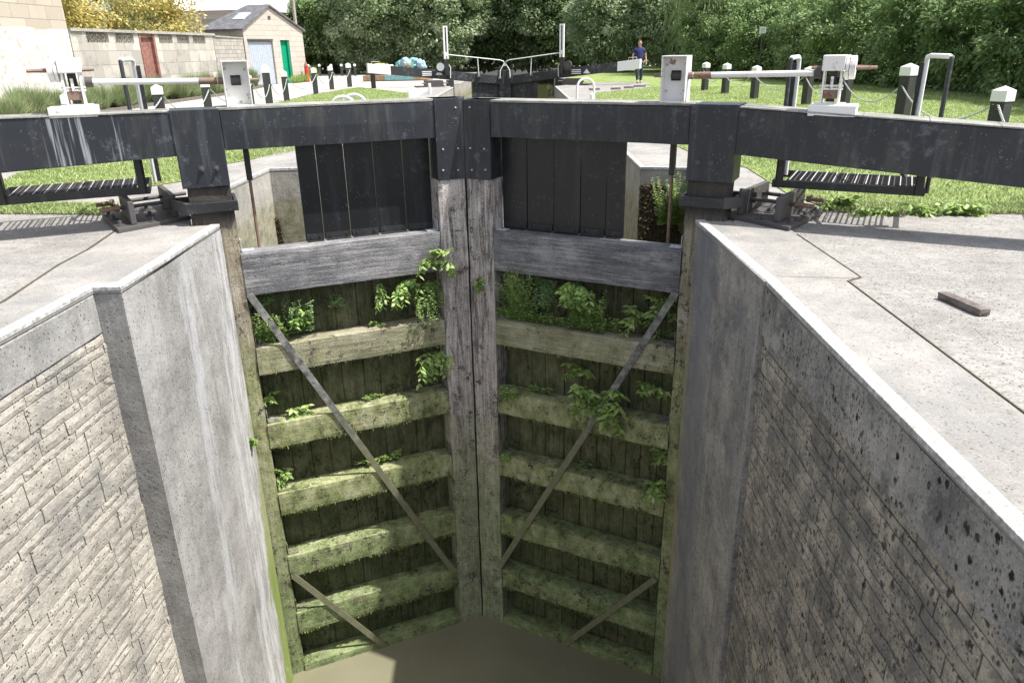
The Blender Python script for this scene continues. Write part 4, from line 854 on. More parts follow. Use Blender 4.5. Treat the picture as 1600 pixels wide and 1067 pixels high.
# ------------------------------------------------------------ upper gates
def far_gate(side):
    e = empty('upper_lock_gate', (-1.45, 36.4, 0), R(-20) if side > 0 else R(20), 'distant black lock gate on the %s with white beam end and tall white paddle post' % ('right' if side > 0 else 'left'), 'lock gate', 'pair of distant lock gates')
    mir = side < 0; B = lambda mb, name, mat, par=e, **k: mb.build(name, mat, par, mirror=mir, **k)
    def bz(s_): return .36 + .107 * s_
    def bar(s0, s1, y0, y1, dz0, dz1): return MB().hexa([(s0, y0, bz(s0) + dz0), (s1, y0, bz(s1) + dz0), (s1, y1, bz(s1) + dz0), (s0, y1, bz(s0) + dz0), (s0, y0, bz(s0) + dz1), (s1, y0, bz(s1) + dz1), (s1, y1, bz(s1) + dz1), (s0, y1, bz(s0) + dz1)])
    bb = B(bar(.2, 5.3, 0, .3, -.38, 0), 'balance_beam', M['black_far'], bevel=.01)
    B(bar(5.303, 6.3, -.002, .302, -.385, .003), 'white_beam_end', M['white_clean'], bb, bevel=.01)
    b = MB(); b.tube([(5.75, .2, bz(5.75) - .02), (5.75, .2, bz(5.75) + .12), (6.1, .2, bz(6.1) + .1), (6.1, .2, bz(6.1) - .02)], .013, 6); B(b, 'grab_handle', M['galv'], bb)
    B(MB().box(.0, .28, -.01, .3, -3, .62), 'mitre_post', M['black_far'], bevel=.01); B(MB().box(2.45, 2.75, -.01, .3, -3, bz(2.5) - .38), 'heel_post', M['black_far'], bevel=.01)
    b = MB()
    for q in range(5): b.box(.29 + q * .25, .53 + q * .25, .12, .17, -3, bz(.3) - .3)
    B(b, 'planking', M['black_far'])
    B(MB().box(.29, 2.44, .02, .25, -1.2, -.9), 'rail', M['black_far'])
    # rack post
    s0 = 2.78; z0 = bz(s0) - .2
    pg = B(MB().box(s0 - .09, s0 + .09, -.12, -.01, z0, 1.28), 'paddle_post', M['black_metal'])
    b = MB(); b.box(s0 - .1, s0 - .035, -.13, -.02, 1.15, 2.52); b.box(s0 + .035, s0 + .1, -.13, -.02, 1.15, 2.52); b.box(s0 - .035, s0 + .035, -.12, -.02, 1.15, 1.45); b.box(s0 - .035, s0 + .035, -.12, -.02, 2.46, 2.52); B(b, 'white_guide', M['white_clean'], pg)
    B(MB().box(s0 - .03, s0 + .03, -.07, -.04, 1.45, 2.46), 'rack_bar', M['black_metal'], pg)
    b = MB(); b.cyl((s0 + .32, -.2, bz(3.1) + .14), (s0 + .32, -.08, bz(3.1) + .14), .17, .17, 20); b.box(s0 + .1, s0 + .4, -.08, -.02, bz(3.1) - .1, bz(3.1) + .1); B(b, 'winding_drum', M['iron'] if side > 0 else M['black_metal'], pg)
    if side < 0: B(MB().cyl((s0 + .32, -.21, bz(3.1) + .14), (s0 + .32, -.2, bz(3.1) + .14), .175, .175, 20), 'drum_rim', M['galv'], pg)
    # handrail
    pts = [(2.62, -.05, bz(2.6) - .3), (2.6, -.05, bz(2.6) + .15), (2.8, -.05, bz(2.6) + .45), (2.78, -.05, 1.29), (2.66, -.05, 1.33), (1.5, -.05, 1.2), (.25, -.05, 1.06), (.08, -.05, 1.0), (.05, -.05, .92), (.25, -.05, .62), (.27, -.05, bz(.2) - .1)]
    h = B(MB().tube(pts, .022, 8), 'handrail', M['white_clean'])
    B(MB().tube([(1.32, -.05, 1.18), (1.28, -.05, bz(1.3) - .1)], .02, 8), 'stanchion', M['white_clean'], h)
    for q in (.27, 1.28, 2.6): B(MB().box(q - .09, q + .09, -.06, .02, bz(q) - .16, bz(q) - .04), 'rail_clamp', M['iron'], h)
    # painted notice: pale lines of lettering and a triangle
    q = 3.75 if side < 0 else 3.5
    b = MB(); sg = 1
    for k in range(3): b.box(q - .28, q + .15, -.006, -.003, bz(q) - .14 - k * .075, bz(q) - .1 - k * .075)
    o = B(b, 'painted_lettering', M['white_clean'], bb)
    tq = q - .62 if side < 0 else q + .42
    b = MB().add([(tq - .16, -.005, bz(q) - .27), (tq + .16, -.005, bz(q) - .27), (tq, -.005, bz(q) - .08)], [(0, 1, 2)]); B(b, 'painted_triangle', M['white_clean'], bb)
    return e
far_gate(-1); far_gate(1)
for side, o in ((-1, (-4.7, 35.1, 0)), (1, (1.7, 35.0, 0))):
    e = empty('distant_gate_anchor', o, R(20) * -side, 'dark gate anchor under the distant %s balance beam' % ('right' if side > 0 else 'left'), 'gate anchor', 'distant gate anchors')
    B = lambda mb, name, mat: mb.build(name, mat, e, mirror=side < 0)
    B(MB().box(-.5, .75, -.4, .3, 0, .05), 'base_plate', M['iron']); B(MB().box(-.45, .35, -.35, -.3, .05, .27), 'web_plate', M['iron']); B(MB().box(-.45, .35, .1, .15, .05, .27), 'web_plate', M['iron'])
    B(MB().cyl((-.7, -.2, .16), (.5, -.2, .16), .03, .03, 8), 'tie_rod', M['rust']); B(MB().box(.1, .28, -.28, -.2, .08, .24), 'nut_block', M['galv'])
m = MB().box(-.09, .09, -.09, .09, 0, .62); tag(m.build('beam_rest', M['bollard'], loc=(-7.25, 34.6, 0), bevel=.01), 'short black post under the white end of the left distant beam', 'post')

# ------------------------------------------------------------ boat with covered bundles behind the left distant gate
bt = empty('work_boat', (-7.6, 43.2, 0), R(2), 'low orange and teal boat heaped with coloured covers beyond the left distant beam', 'boat')
m = MB(); hp_ = [(-1.9, -.6), (1.3, -.6), (1.9, 0), (1.3, .6), (-1.9, .6)]; m.prism(hp_, .02, .3); m.build('hull', M['tan'], bt, bevel=.03)
MB().box(-.7, .9, -.615, -.602, .05, .28).build('side_board', M['teal'], bt)
MB().prism([(-1.7, -.55), (1.2, -.55), (1.6, 0), (1.2, .55), (-1.7, .55)], .3, .55).build('deck', M['iron'], bt)
def blob(name, c, r, mat, seed):
    bm = bmesh.new(); bmesh.ops.create_icosphere(bm, subdivisions=3, radius=1)
    for v in bm.verts:
        n_ = mn.noise(v.co * 1.7 + Vector((seed, 0, 0))) * .35 + mn.noise(v.co * 5 + Vector((0, seed, 0))) * .12; v.co = Vector((v.co.x * r[0], v.co.y * r[1], v.co.z * r[2])) * (1 + n_)
    me = bpy.data.meshes.new(name); bm.to_mesh(me); bm.free(); me.materials.append(mat); o = bpy.data.objects.new(name, me); C.objects.link(o); o.parent = bt; o.location = c
for p in bt.children: pass
for c, r, mt, nm in (((-1.0, -.1, .72), (.42, .3, .2), 'yellow', 'bundle'), ((-.55, -.2, .68), (.3, .3, .18), 'cream', 'bundle'), ((.15, -.1, .8), (.3, .3, .22), 'teal', 'bundle'), ((.4, -.25, .95), (.28, .25, .24), 'blue', 'bundle'), ((.55, -.3, .86), (.16, .1, .2), 'yellow', 'bundle'), ((.85, 0, .85), (.34, .35, .32), 'teal', 'bundle'), ((1.25, -.05, .8), (.28, .3, .3), 'blue', 'bundle'), ((-.1, -.3, .62), (.35, .2, .14), 'blue', 'bundle')):
    blob(nm, c, r, M[mt], c[0] * 7)

# ------------------------------------------------------------ man
def skin_mesh(name, joints, edges, mat, parent, sub=2, root=0):
    me = bpy.data.meshes.new(name); me.from_pydata([j[:3] for j in joints], edges, []); o = bpy.data.objects.new(name, me); C.objects.link(o); o.parent = parent
    md = o.modifiers.new('skin', 'SKIN'); md.use_smooth_shade = True
    for i, j in enumerate(joints):
        sv = me.skin_vertices[0].data[i]; sv.radius = (j[3], j[4] if len(j) > 4 else j[3]); sv.use_root = (i == root)
    s_ = o.modifiers.new('sub', 'SUBSURF'); s_.levels = sub; s_.render_levels = sub; me.materials.append(mat); return o
def man():
    e = empty('person', (4.62, 35.7, .0), R(8), 'man in navy polo shirt and jeans walking behind the distant right beam', 'person')
    J = [(0, 0, .95, .11, .08), (0, .01, 1.12, .12, .09), (0, .01, 1.3, .12, .085), (0, .0, 1.43, .09, .06), (0, -.01, 1.52, .055, .055), (0, -.02, 1.6, .07, .08), (0, -.025, 1.69, .082, .1), (0, -.015, 1.765, .06, .075),
         (.19, 0, 1.41, .06, .06), (.25, .0, 1.28, .05, .05), (.3, .04, 1.12, .043, .043), (.31, -.02, .95, .034, .034), (.31, -.05, .86, .026, .03),
         (-.19, 0, 1.41, .06, .06), (-.25, .02, 1.28, .05, .05), (-.29, .05, 1.12, .043, .043), (-.29, .0, .95, .034, .034), (-.29, -.03, .86, .026, .03),
         (.1, 0, .9, .1, .1), (.12, -.03, .5, .065, .07), (.12, .1, .1, .045, .05), (.12, .0, .04, .04, .03),
         (-.1, 0, .9, .1, .1), (-.1, -.1, .5, .065, .07), (-.08, -.14, .1, .045, .05), (-.09, -.26, .04, .04, .03)]
    E_ = [(0, 1), (1, 2), (2, 3), (3, 4), (4, 5), (5, 6), (6, 7), (3, 8), (8, 9), (9, 10), (10, 11), (11, 12), (3, 13), (13, 14), (14, 15), (15, 16), (16, 17), (0, 18), (18, 19), (19, 20), (20, 21), (0, 22), (22, 23), (23, 24), (24, 25)]
    for hx, h0 in ((.31, 12), (-.29, 17)):
        sg = 1 if hx > 0 else -1
        for k, (dx, L) in enumerate(((-.02, .07), (-.007, .08), (.007, .075), (.02, .06))):
            n = len(J); J.append((hx + sg * .0 + dx * .4, -.05 + dx * 1.4 + (.0 if hx > 0 else .02), .82, .009)); J.append((hx - sg * .008, -.06 + dx * 1.5 + (.0 if hx > 0 else .02), .82 - L, .008)); E_ += [(h0, n), (n, n + 1)]
        n = len(J); J.append((hx - sg * .02, -.09, .83, .01)); J.append((hx - sg * .02, -.1, .79, .009)); E_ += [(h0, n), (n, n + 1)]
    body = skin_mesh('body', J, E_, M['skin'], e)
    sJ = [(0, 0, .86, .2, .15), (0, -.01, 1.1, .2, .165), (0, .0, 1.3, .2, .145), (0, 0, 1.42, .17, .11), (0, 0, 1.56, .075, .075), (.2, 0, 1.4, .078, .075), (.26, .005, 1.25, .072, .07), (-.2, 0, 1.4, .078, .075), (-.26, .02, 1.25, .072, .07)]
    skin_mesh('polo_shirt', sJ, [(0, 1), (1, 2), (2, 3), (3, 4), (3, 5), (5, 6), (3, 7), (7, 8)], M['navy'], e)
    jJ = [(0, 0, 1.0, .17, .13), (.1, 0, .82, .105, .11), (.12, -.03, .5, .08, .085), (.12, .09, .1, .065, .07), (-.1, 0, .82, .105, .11), (-.1, -.1, .5, .08, .085), (-.08, -.13, .1, .065, .07)]
    skin_mesh('jeans', jJ, [(0, 1), (1, 2), (2, 3), (0, 4), (4, 5), (5, 6)], M['denim'], e)
    def ell(name, c, r, mat):
        bm = bmesh.new(); bmesh.ops.create_uvsphere(bm, u_segments=16, v_segments=10, radius=1)
        for v in bm.verts: v.co = Vector((v.co.x * r[0], v.co.y * r[1], v.co.z * r[2])) + Vector(c)
        for f in bm.faces: f.smooth = True
        me = bpy.data.meshes.new(name); bm.to_mesh(me); bm.free(); me.materials.append(mat); o = bpy.data.objects.new(name, me); C.objects.link(o); o.parent = e
    ell('hair', (0, .012, 1.755), (.083, .098, .06), M['hair']); ell('shoe', (.12, .02, .045), (.05, .13, .045), M['shoe']); ell('shoe', (-.09, -.2, .045), (.05, .13, .045), M['shoe'])
    ell('nose', (0, -.125, 1.67), (.014, .018, .022), M['skin']); ell('ear', (.085, -.02, 1.68), (.012, .02, .03), M['skin']); ell('ear', (-.085, -.02, 1.68), (.012, .02, .03), M['skin'])
    ell('eye', (.032, -.108, 1.695), (.012, .01, .008), M['hair']); ell('eye', (-.032, -.108, 1.695), (.012, .01, .008), M['hair']); ell('mouth', (0, -.11, 1.63), (.025, .01, .006), M['reddoor'])
man()

# ------------------------------------------------------------ buildings on the left
hs = empty('stone_house', (-16.5, 16, 0), 0, 'big stone house wall at the left edge, whitewashed below', 'house')
m = MB(); m.prism([(-13.88, 23.35), (-14.1, 8), (-22, 8), (-22, 23.35)], -.1, 7.5); child(m, 'wall', M['house'], hs)
m = MB(); m.hexa([(-13.6, 7.6, 7.5), (-13.6, 23.7, 7.5), (-18, 23.7, 7.5), (-18, 7.6, 7.5), (-18, 7.6, 10), (-18, 23.7, 10), (-18.1, 23.7, 10), (-18.1, 7.6, 10)]); child(m, 'roof', M['slate'], hs)
gw = empty('garden_wall', (-13.8, 28, 0), 0, 'pale block garden wall with pierced screen blocks and a red gate', 'wall')
GX = lambda y: -13.87 + (y - 23.6) * (.32 / 9.5)
def gseg(y0, y1, z0, z1, t0=0, t1=.25, mat='gwall', nm='wall_panel'):
    return child(MB().prism([(GX(y0) - t0, y0), (GX(y1) - t0, y1), (GX(y1) - t1, y1), (GX(y0) - t1, y0)], z0, z1), nm, M[mat], gw)
gseg(23.4, 27.22, -.1, 1.93); gseg(28.3, 33.1, -.1, 1.93)
scr = [(24.2, 25.4), (25.8, 26.9), (28.6, 29.6), (29.95, 30.95), (31.25, 32.35)]
edges_ = [(23.4, 24.2), (25.4, 25.8), (26.9, 27.22), (28.3, 28.6), (29.6, 29.95), (30.95, 31.25), (32.35, 33.1)]
for a, b in edges_: gseg(a, b, 1.932, 2.24, .0, .25, nm='pier')
gseg(23.4, 33.2, 2.242, 2.33, -.06, .31, 'conc_rec', 'coping')
for a, b in scr:
    m = MB(); n = 4; w_ = (b - a) / n
    for i in range(n):
        y = a + i * w_; X = GX(y) - .08; cy, cz = y + w_ / 2, 2.086
        m.box(X - .1, X, y + .004, y + .03, 1.935, 2.238); m.box(X - .1, X, y + w_ - .03, y + w_ - .004, 1.935, 2.238)
        r0, r1 = .11, .055
        for k in range(8):
            t0, t1 = k * math.pi / 4, (k + 1) * math.pi / 4
            q = [(cy + r_ * math.cos(t), cz + r_ * math.sin(t)) for r_, t in ((r1, t0), (r0, t0), (r0, t1), (r1, t1))]
            m.add([(X, *p) for p in q] + [(X - .1, *p) for p in q], [(0, 1, 2, 3), (7, 6, 5, 4), (0, 4, 5, 1), (2, 6, 7, 3), (1, 5, 6, 2), (0, 3, 7, 4)])
        m.box(X - .1, X, y + .03, cy - .1, cz - .015, cz + .015); m.box(X - .1, X, cy + .1, y + w_ - .03, cz - .015, cz + .015); m.box(X - .1, X, cy - .014, cy + .014, cz + .098, 2.238); m.box(X - .1, X, cy - .014, cy + .014, 1.935, cz - .098)
    child(m, 'screen_blocks', M['stone_l'], gw)
rg = child(MB().prism([(GX(27.3) - .1, 27.3), (GX(28.15) - .1, 28.15), (GX(28.15) - .14, 28.15), (GX(27.3) - .14, 27.3)], 0, 2.1), 'red_gate', M['reddoor'], gw)
m = MB(); m.box(-13.84, -13.72, 27.22, 27.3, 0, 2.24); m.box(-13.84, -13.70, 28.15, 28.3, 0, 2.24); m.box(-13.84, -13.74, 27.3, 28.15, 2.12, 2.24); child(m, 'gate_frame', M['reddoor'], gw)
m = MB()
for k in range(8): m.box(-13.845, -13.842 + .0, 27.3 + k * .106, 27.31 + k * .106, 0, 2.1)
rw = empty('rubble_wall', (-13.9, 36, 0), 0, 'grey rubble stone wall between the garden wall and the shed', 'wall')
child(MB().prism([(-13.54, 33.12), (-14.45, 38.9), (-14.8, 38.9), (-13.85, 33.12)], -.1, 2.2), 'wall_panel', M['rwall'], rw)
child(MB().prism([(-13.5, 33.21), (-14.42, 38.86), (-14.85, 38.86), (-13.9, 33.21)], 2.2, 2.26), 'coping', M['conc_rec'], rw)
# shed
sh = empty('stone_shed', (-14.42, 38.97, 0), math.atan2(4.85, 1.52), 'small stone shed with slate roof, grey doors and green door', 'shed')
Wd = 5.08; Dp = 2.3   # local x runs along the gable, local y into the building
m = MB(); z_e, z_a = 2.62, 3.75
def sbox(x0, x1, z0, z1): m.box(x0, x1, 0, .3, z0, z1)
gd0, gd1, gr0, gr1 = .25, 2.3, 2.95, 3.75
sbox(0, gd0, -.05, z_e); sbox(gd1, gr0, -.05, z_e); sbox(gr1, Wd, -.05, z_e); sbox(gd0, gd1, 2.12, z_e); sbox(gr0, gr1, 2.15, z_e)
m.add([(0, 0, z_e), (Wd, 0, z_e), (Wd * .44, 0, z_a), (0, .3, z_e), (Wd, .3, z_e), (Wd * .44, .3, z_a)], [(0, 1, 2), (5, 4, 3), (1, 4, 5, 2), (0, 2, 5, 3)])
m.box(0, .3, .3, Dp, -.05, z_e); m.box(Wd - .3, Wd, .3, Dp, -.05, z_e); m.box(0, Wd, Dp, Dp + .3, -.05, z_e)
m.build('wall', M['shedstone'], sh)
m = MB(); a_ = Wd * .44
m.hexa([(-.15, -.12, z_e - .03), (a_, -.12, z_a + .02), (a_, 1.3, z_a + .02), (-.15, Dp + .4, z_e - .03), (-.15, -.12, z_e + .04), (a_, -.12, z_a + .1), (a_, 1.3, z_a + .1), (-.15, Dp + .4, z_e + .04)])
m.hexa([(a_, -.12, z_a + .02), (Wd + .15, -.12, z_e - .03), (Wd + .15, Dp + .4, z_e - .03), (a_, 1.3, z_a + .02), (a_, -.12, z_a + .1), (Wd + .15, -.12, z_e + .04), (Wd + .15, Dp + .4, z_e + .04), (a_, 1.3, z_a + .1)])
m.add([(a_, 1.3, z_a + .1), (-.15, Dp + .4, z_e + .04), (Wd + .15, Dp + .4, z_e + .04)], [(0, 1, 2), (2, 1, 0)][1:])
rf = m.build('roof', M['slate'], sh)
m = MB(); m.box(.55, 1.15, 2.2, 3.4, 3.22, 3.26)
zr = lambda x: z_e + .04 + (x + .15) / (a_ + .15) * (z_a + .06 - z_e)
sk = MB().hexa([(.7, .4, zr(.7) + .005), (1.35, .4, zr(1.35) + .005), (1.35, 1.1, zr(1.35) + .005), (.7, 1.1, zr(.7) + .005), (.7, .4, zr(.7) + .05), (1.35, .4, zr(1.35) + .05), (1.35, 1.1, zr(1.35) + .05), (.7, 1.1, zr(.7) + .05)]).build('skylight', M['galv'], rf)
m = MB()
for k in range(14): m.box(gd0 + .02 + k * .144, gd0 + .155 + k * .144, .1, .14, 0, 2.08)
m.build('grey_doors', M['greydoor'], sh)
g_ = MB().box(gr0, gr1, .15, .19, 0, 2.1).build('green_door', M['green'], sh); MB().box(gr1 - .12, gr1, .05, .15, 0, 2.15).build('door_frame', M['green'], g_)
MB().box(gd0 - .02, gd1 + .02, -.02, -.003, 2.13, 2.2).build('lintel_rail', M['iron'], sh)
MB().box(a_ - .1, a_ + .1, -.03, -.003, 3.15, 3.3).build('vent', M['iron'], sh)
m = MB().cyl((-.0, 0, 0), (0, 0, 9), .11, .09, 10); tag(m.build('utility_pole', M['polewood'], loc=(-14.55, 48.2, 0)), 'tall bare grey pole rising behind the right corner of the shed', 'pole')
rp = empty('red_post', (-12.75, 43.3, 0), 0, 'slim red post with pointed cap beside the shed corner', 'post')
MB().cyl((0, 0, 0), (0, 0, .82), .13, .11, 12).build('body', M['red'], rp); MB().cyl((0, 0, .82), (0, 0, 1.08), .13, .01, 12).build('cap', M['reddoor'], rp)
bh = empty('background_house', (-30, 60, 0), 0, 'pale house with bright white roof behind the yellow bush and shed', 'house')
child(MB().prism([(-23.5, 52), (-18.0, 52), (-18.0, 62), (-23.5, 62)], 0, 4.15), 'wall', M['shedstone'], bh)
child(MB().hexa([(-23.8, 51.6, 4.15), (-17.7, 51.6, 4.15), (-17.7, 62.4, 4.15), (-23.8, 62.4, 4.15), (-23.8, 56.5, 7.2), (-17.7, 56.5, 7.2), (-17.7, 57.5, 7.2), (-23.8, 57.5, 7.2)]), 'roof', M['pale'], bh)
for i, (y0, y1) in enumerate(((23.8, 27), (28.6, 32.6))):
    pass
tag(MB().prism([(-12.55, 14), (-12.62, 24), (-12.45, 31), (-12.33, 31), (-12.5, 24), (-12.43, 14)], -.012, .09).build('brick_edging', M['brickdark']), kind='structure')
tag(MB().prism([(-12.56, 14), (-12.63, 24), (-12.46, 31), (-13.3, 39), (-14.3, 39), (-13.4, 33), (-13.8, 23.3), (-14.0, 14)], -.012, .05).build('planting_bed', M['soil']), kind='structure')

# lavender and tall grass along the wall: one spreading mass
def clumps(name, spots, mat, per=240, spread=.45, wd=.006):
    P = []; hh = []; ln = []
    for x, y, r, h in spots:
        a = rng.uniform(0, 6.28, per); q = np.sqrt(rng.random(per)) * r * .35; P.append(np.column_stack([x + q * np.cos(a), y + q * np.sin(a), np.zeros(per)]))
        t_ = rng.random(per); ln.append(np.column_stack([np.cos(a) * t_ * r, np.sin(a) * t_ * r])); hh.append(h * (1 - .45 * t_ ** 2) * rng.uniform(.75, 1.1, per))
    B = np.concatenate(P); l = np.concatenate(ln); h = np.concatenate(hh); k = len(B); a = rng.uniform(0, 6.28, k); s_ = np.column_stack([np.cos(a), np.sin(a), np.zeros(k)]) * wd
    m1 = B + np.column_stack([l * .4, h * .62]); tp = B + np.column_stack([l, h]); V = np.stack([B - s_, B + s_, m1 + s_, tp, m1 - s_], 1).reshape(-1, 3); i = np.arange(k)[:, None] * 5
    F = np.concatenate([i + np.array([[0, 1, 2]]), i + np.array([[0, 2, 4]]), i + np.array([[4, 2, 3]])])
    return tag(arrays(name, V, F, mat, None, np.repeat(rng.random(k), 5)), kind='stuff')
rd = random.Random(4); sp = []
for i in range(95):
    y = rd.uniform(14, 32); x = -13.55 + rd.uniform(0, .8); sp.append((x, y, rd.uniform(.35, .6), rd.uniform(.5, .95)))
for i in range(14): y = rd.uniform(33, 38); sp.append((-13.3 - (y - 33) * .12, y, .5, rd.uniform(.5, 1.0)))
clumps('tall_grass_bed', sp, M['leaf_lavender'], 420)
clumps('wild_flowers', [(-12.95, 42.3, .5, .45), (-13.0, 41.9, .4, .4), (-12.9, 43.0, .5, .5), (-12.7, 44.3, .4, .9)], M['leaf_weed'], 300)

# ------------------------------------------------------------ trees
def crown(name, w_, dpt, h, z0, nclump, per, size, mat, droop=0., seed=0, wid=.55, hang=0.):
    r_ = np.random.default_rng(seed); P = []; D = []; SZ = []; VV = []
    for i in range(nclump):
        u = r_.normal(size=3); u /= np.linalg.norm(u); rad = r_.uniform(.35, 1.0) ** .5
        c = np.array([u[0] * w_ / 2 * rad, u[1] * dpt / 2 * rad, z0 + h / 2 + u[2] * h / 2 * rad]); c[2] = max(c[2], .15)
        cr_ = r_.uniform(.4, 1.1) * min(w_, h) * .14; q = r_.normal(size=(per, 3)); q /= np.linalg.norm(q, axis=1, keepdims=True); q *= (r_.random(per) ** .3)[:, None]
        q[:, 2] *= (.65 + hang * 1.6); p = c + q * cr_; P.append(p); o_ = q + u * .6 + np.array([0, 0, -.25 - droop]) + r_.normal(size=(per, 3)) * .55; D.append(o_)
        SZ.append(r_.uniform(.7, 1.3, per) * size); VV.append(np.clip(r_.random(per) * .6 + r_.random() * .4, 0, 1))
    P = np.concatenate(P); P[:, 2] = np.maximum(P[:, 2], .03)
    return leaves(P, np.concatenate(D), np.concatenate(SZ), wid, .3, np.concatenate(VV), droop)
def tree_proto(name, cw, cdp, ch, z0, nclump, per, size, mat, seed, wid=.55, droop=0, hang=0, trunk_r=.2):
    V, F, a = crown(name, cw, cdp, ch, z0, nclump, per, size, mat, droop, seed, wid, hang)
    e = empty(name, (0, 0, 0)); arrays('crown', V, F, mat, e, a)
    rd_ = random.Random(seed); m = MB(); H = z0 + ch * .7
    pts = [(0, 0, -.1), (.05, .03, H * .25), (-.06, .08, H * .5), (.04, -.03, H * .75)]
    for i in range(3): m.cyl(pts[i], pts[i + 1], trunk_r * (1 - .27 * i), trunk_r * (.73 - .27 * i), 9)
    for k in range(9):
        a_ = rd_.uniform(0, 6.28); zb_ = rd_.uniform(H * .12, H * .7); L = cw * rd_.uniform(.25, .42); d = Vector((math.cos(a_) * L, math.sin(a_) * L * cdp / cw, L * rd_.uniform(.2, .8)))
        p = Vector((0, 0, zb_)); mid = p + d * .5 + Vector((0, 0, .1)); m.cyl(p, mid, trunk_r * .35, trunk_r * .22, 6); m.cyl(mid, p + d, trunk_r * .22, trunk_r * .06, 6)
    m.build('trunk', M['bark'], e); return e
PR = {
 'broad': tree_proto('broadleaf_tree', 7.5, 6.5, 8.0, .2, 230, 135, .25, M['leaf_broad'], 1),
 'dense': tree_proto('broadleaf_tree', 6.5, 6.0, 6.6, .1, 230, 125, .21, M['leaf_hedge'], 2),
 'willow': tree_proto('willow_tree', 7.5, 6.5, 7.5, .2, 280, 130, .22, M['leaf_willow'], 3, wid=.2, droop=.7, hang=.8),
 'bush': tree_proto('hedge_bush', 4.2, 3.2, 3.8, -.3, 150, 105, .15, M['leaf_hedge'], 4, trunk_r=.08),
 'gold': tree_proto('golden_shrub', 5.2, 4.0, 4.6, .6, 170, 100, .13, M['leaf_gold'], 5, trunk_r=.1)}
used = set()
def put(kind, x, y, rz, k, label, group, cat='tree', nm=None, kz=None):
    o = PR[kind] if kind not in used else copy_tree(PR[kind]); used.add(kind)
    o.location = (x, y, 0); o.rotation_euler = (0, 0, rz); o.scale = (k, k, kz or k); tag(o, label, cat, group)
put('gold', -17.0, 32.2, .4, 1.12, 'golden yellow shrub rising behind the garden wall, right half', 'golden shrubs', 'shrub')
put('gold', -17.8, 27.8, 2.4, 1.1, 'golden yellow shrub behind the garden wall next to the stone house', 'golden shrubs', 'shrub')
put('broad', -24, 33, 1.1, .85, 'dark green tree half hidden by the golden shrubs and the stone house', 'trees behind the lock')
put('broad', -19.5, 39, 2.1, .55, 'green tree between golden shrub and shed roof', 'trees behind the lock')
TL = [('dense', -15.5, 60, .3, 1.05, 'dark tree behind the tall pole'), ('broad', -12, 57.5, 1.7, .95, 'leafy tree behind the far small bollards'), ('broad', -7.2, 57, 3.3, .95, 'pale leaved tree behind the white end of the left distant beam'), ('dense', -3.6, 61, 2.6, 1.0, 'shady dark tree behind the coloured boat'),
      ('broad', -.5, 59.5, 5.1, 1.0, 'leafy tree directly behind the distant gates centre'), ('dense', 3.4, 58, .9, 1.0, 'dark tree right of the distant right paddle post'), ('broad', 5.0, 53, 2.9, .8, 'light dappled tree behind the walking man, left side'), ('broad', 9.0, 52, 4.0, .85, 'leafy tree behind the walking man, right side'),
      ('willow', 11.5, 46.5, .5, 1.05, 'feathery willow above the right gear case'), ('willow', 14.8, 42.5, 2.0, .95, 'feathery willow left of the hand hoops'), ('dense', 9.9, 44.5, 3.0, .62, 'low dark tree right of the walking man')]
for kd, x, y, rz, k, lab in TL: put(kd, x, y, rz, k, lab, 'trees behind the lock')
HB = [(10.9, 40.0, 1.0), (12.3, 36.2, 1.0), (13.2, 32.6, 1.05), (14.1, 29.2, 1.1), (14.6, 26.0, 1.1), (14.9, 23.0, 1.15), (15.0, 20.0, 1.15), (14.6, 17.0, 1.1)]
hl = ['hedge bush farthest away, near the notice', 'second farthest hedge bush, above the first lawn bollards', 'hedge bush above the right drive shaft', 'hedge bush behind the inner hand hoop', 'hedge bush behind the right winding gear', 'hedge bush behind the large lawn bollard', 'hedge bush behind the outer hand hoop', 'nearest hedge bush at the right edge']
for i, (x, y, k) in enumerate(HB): put('bush', x, y, i * 1.3, k, hl[i], 'bushes of the right hedge', 'bush', kz=k * 1.1)
TR = [('willow', 17.3, 36.5, 4.4, .95, 'willow rising over the hedge above the winding gear'), ('dense', 18.4, 31, 1.2, .95, 'tall dark tree over the hedge, above the large bollard'), ('dense', 19.0, 26, 3.8, .95, 'tall dark tree over the hedge, above the outer hand hoop'), ('dense', 19.0, 21, 5.2, .95, 'tall dark tree at the top right corner'), ('broad', -20, 62, .2, 1.0, 'tree behind the pole, far left of the wood')]
for kd, x, y, rz, k, lab in TR: put(kd, x, y, rz, k, lab, 'trees behind the lock')
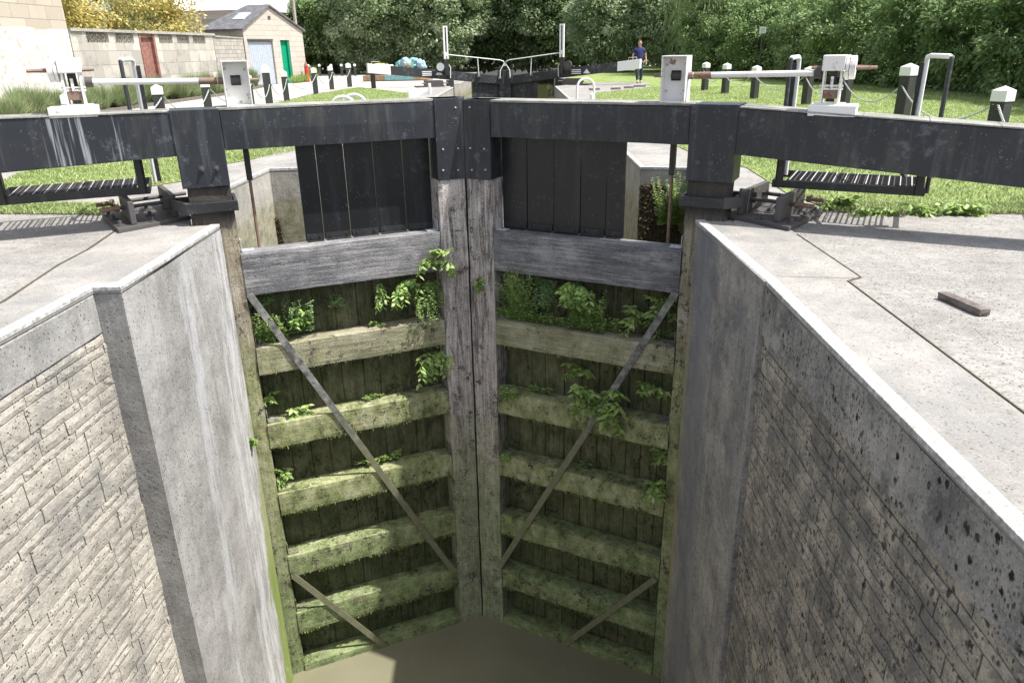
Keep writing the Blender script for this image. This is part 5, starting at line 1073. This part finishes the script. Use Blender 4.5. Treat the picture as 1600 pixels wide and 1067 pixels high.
# the wood behind as one mass
r_ = np.random.default_rng(9); Ps = []
n = 60000; ang = r_.random(n); X = -34 + 62 * ang; Y = 66 + r_.normal(0, 1.6, n) - np.maximum(0, X - 8) * 1.15; Z = r_.random(n) * 11
P = np.column_stack([X, Y, Z]); V, F, a = leaves(P, r_.normal(size=(n, 3)) + np.array([0, -.5, -.3]), r_.uniform(.3, .6, n), .6, .3)
tag(arrays('woodland', V, F, M['leaf_hedge'], None, a), kind='stuff')
r2 = np.random.default_rng(19); n = 16000; Y = r2.uniform(12, 42, n); X = np.interp(Y, [12, 20, 28, 36, 42], [15.2, 15.6, 15, 12.6, 10.8]) + r2.normal(0, .5, n) - .4; Z = np.abs(r2.normal(0, .9, n))
V, F, a = leaves(np.column_stack([X, Y, Z]), r2.normal(size=(n, 3)), r2.uniform(.08, .2, n), .5, .3)
tag(arrays('undergrowth', V, F, M['leaf_hedge'], None, a), kind='stuff')
# notice on a post in the trees
sg = empty('notice_sign', (10.3, 36.8, 0), R(-10), 'small white notice on a post in front of the willow', 'sign')
MB().cyl((0, .03, 0), (0, .03, 2.45), .03, .03, 8).build('post', M['bark'], sg); MB().box(-.14, .14, -.01, .01, 2.0, 2.28).build('board', M['white_clean'], sg)
m = MB(); 
for k in range(4): m.box(-.1, .1 - .03 * (k % 2), -.014, -.011, 2.05 + k * .05, 2.062 + k * .05)
m.build('lettering', M['iron'], sg)
# floating leaves
for x, y, rz in ((.8, 6.75, 2.1), (1.25, 6.85, .7), (.6, 6.9, 2.9), (1.05, 6.7, 1.9), (.3, 7.3, .1)):
    V, F, a = leaves(np.zeros((1, 3)), np.array([[1., 0, 0]]), np.array([.035]), .5, .1)
    o = arrays('floating_leaf', V, F, M['leaf_pale'], None, a); o.location = (x, y, -5.813); o.rotation_euler = (0, 0, rz); tag(o, 'tiny pale leaf fragment afloat below the right gate', 'leaf', 'tiny floating leaf fragments')
for i, (x, y, rz) in enumerate(((1.1, 7.05, .3), (.95, 7.0, 1.2))):
    V, F, a = leaves(np.zeros((1, 3)), np.array([[1., 0, 0]]), np.array([.07]), .5, .1)
    o = arrays('floating_leaf', V, F, M['leaf_pale'], None, a); o.location = (x, y, -5.812); o.rotation_euler = (0, 0, rz); tag(o, 'yellow leaf floating at the foot of the right gate, %s' % ('nearer the wall' if i == 0 else 'farther from the wall'), 'leaf', 'floating leaves')
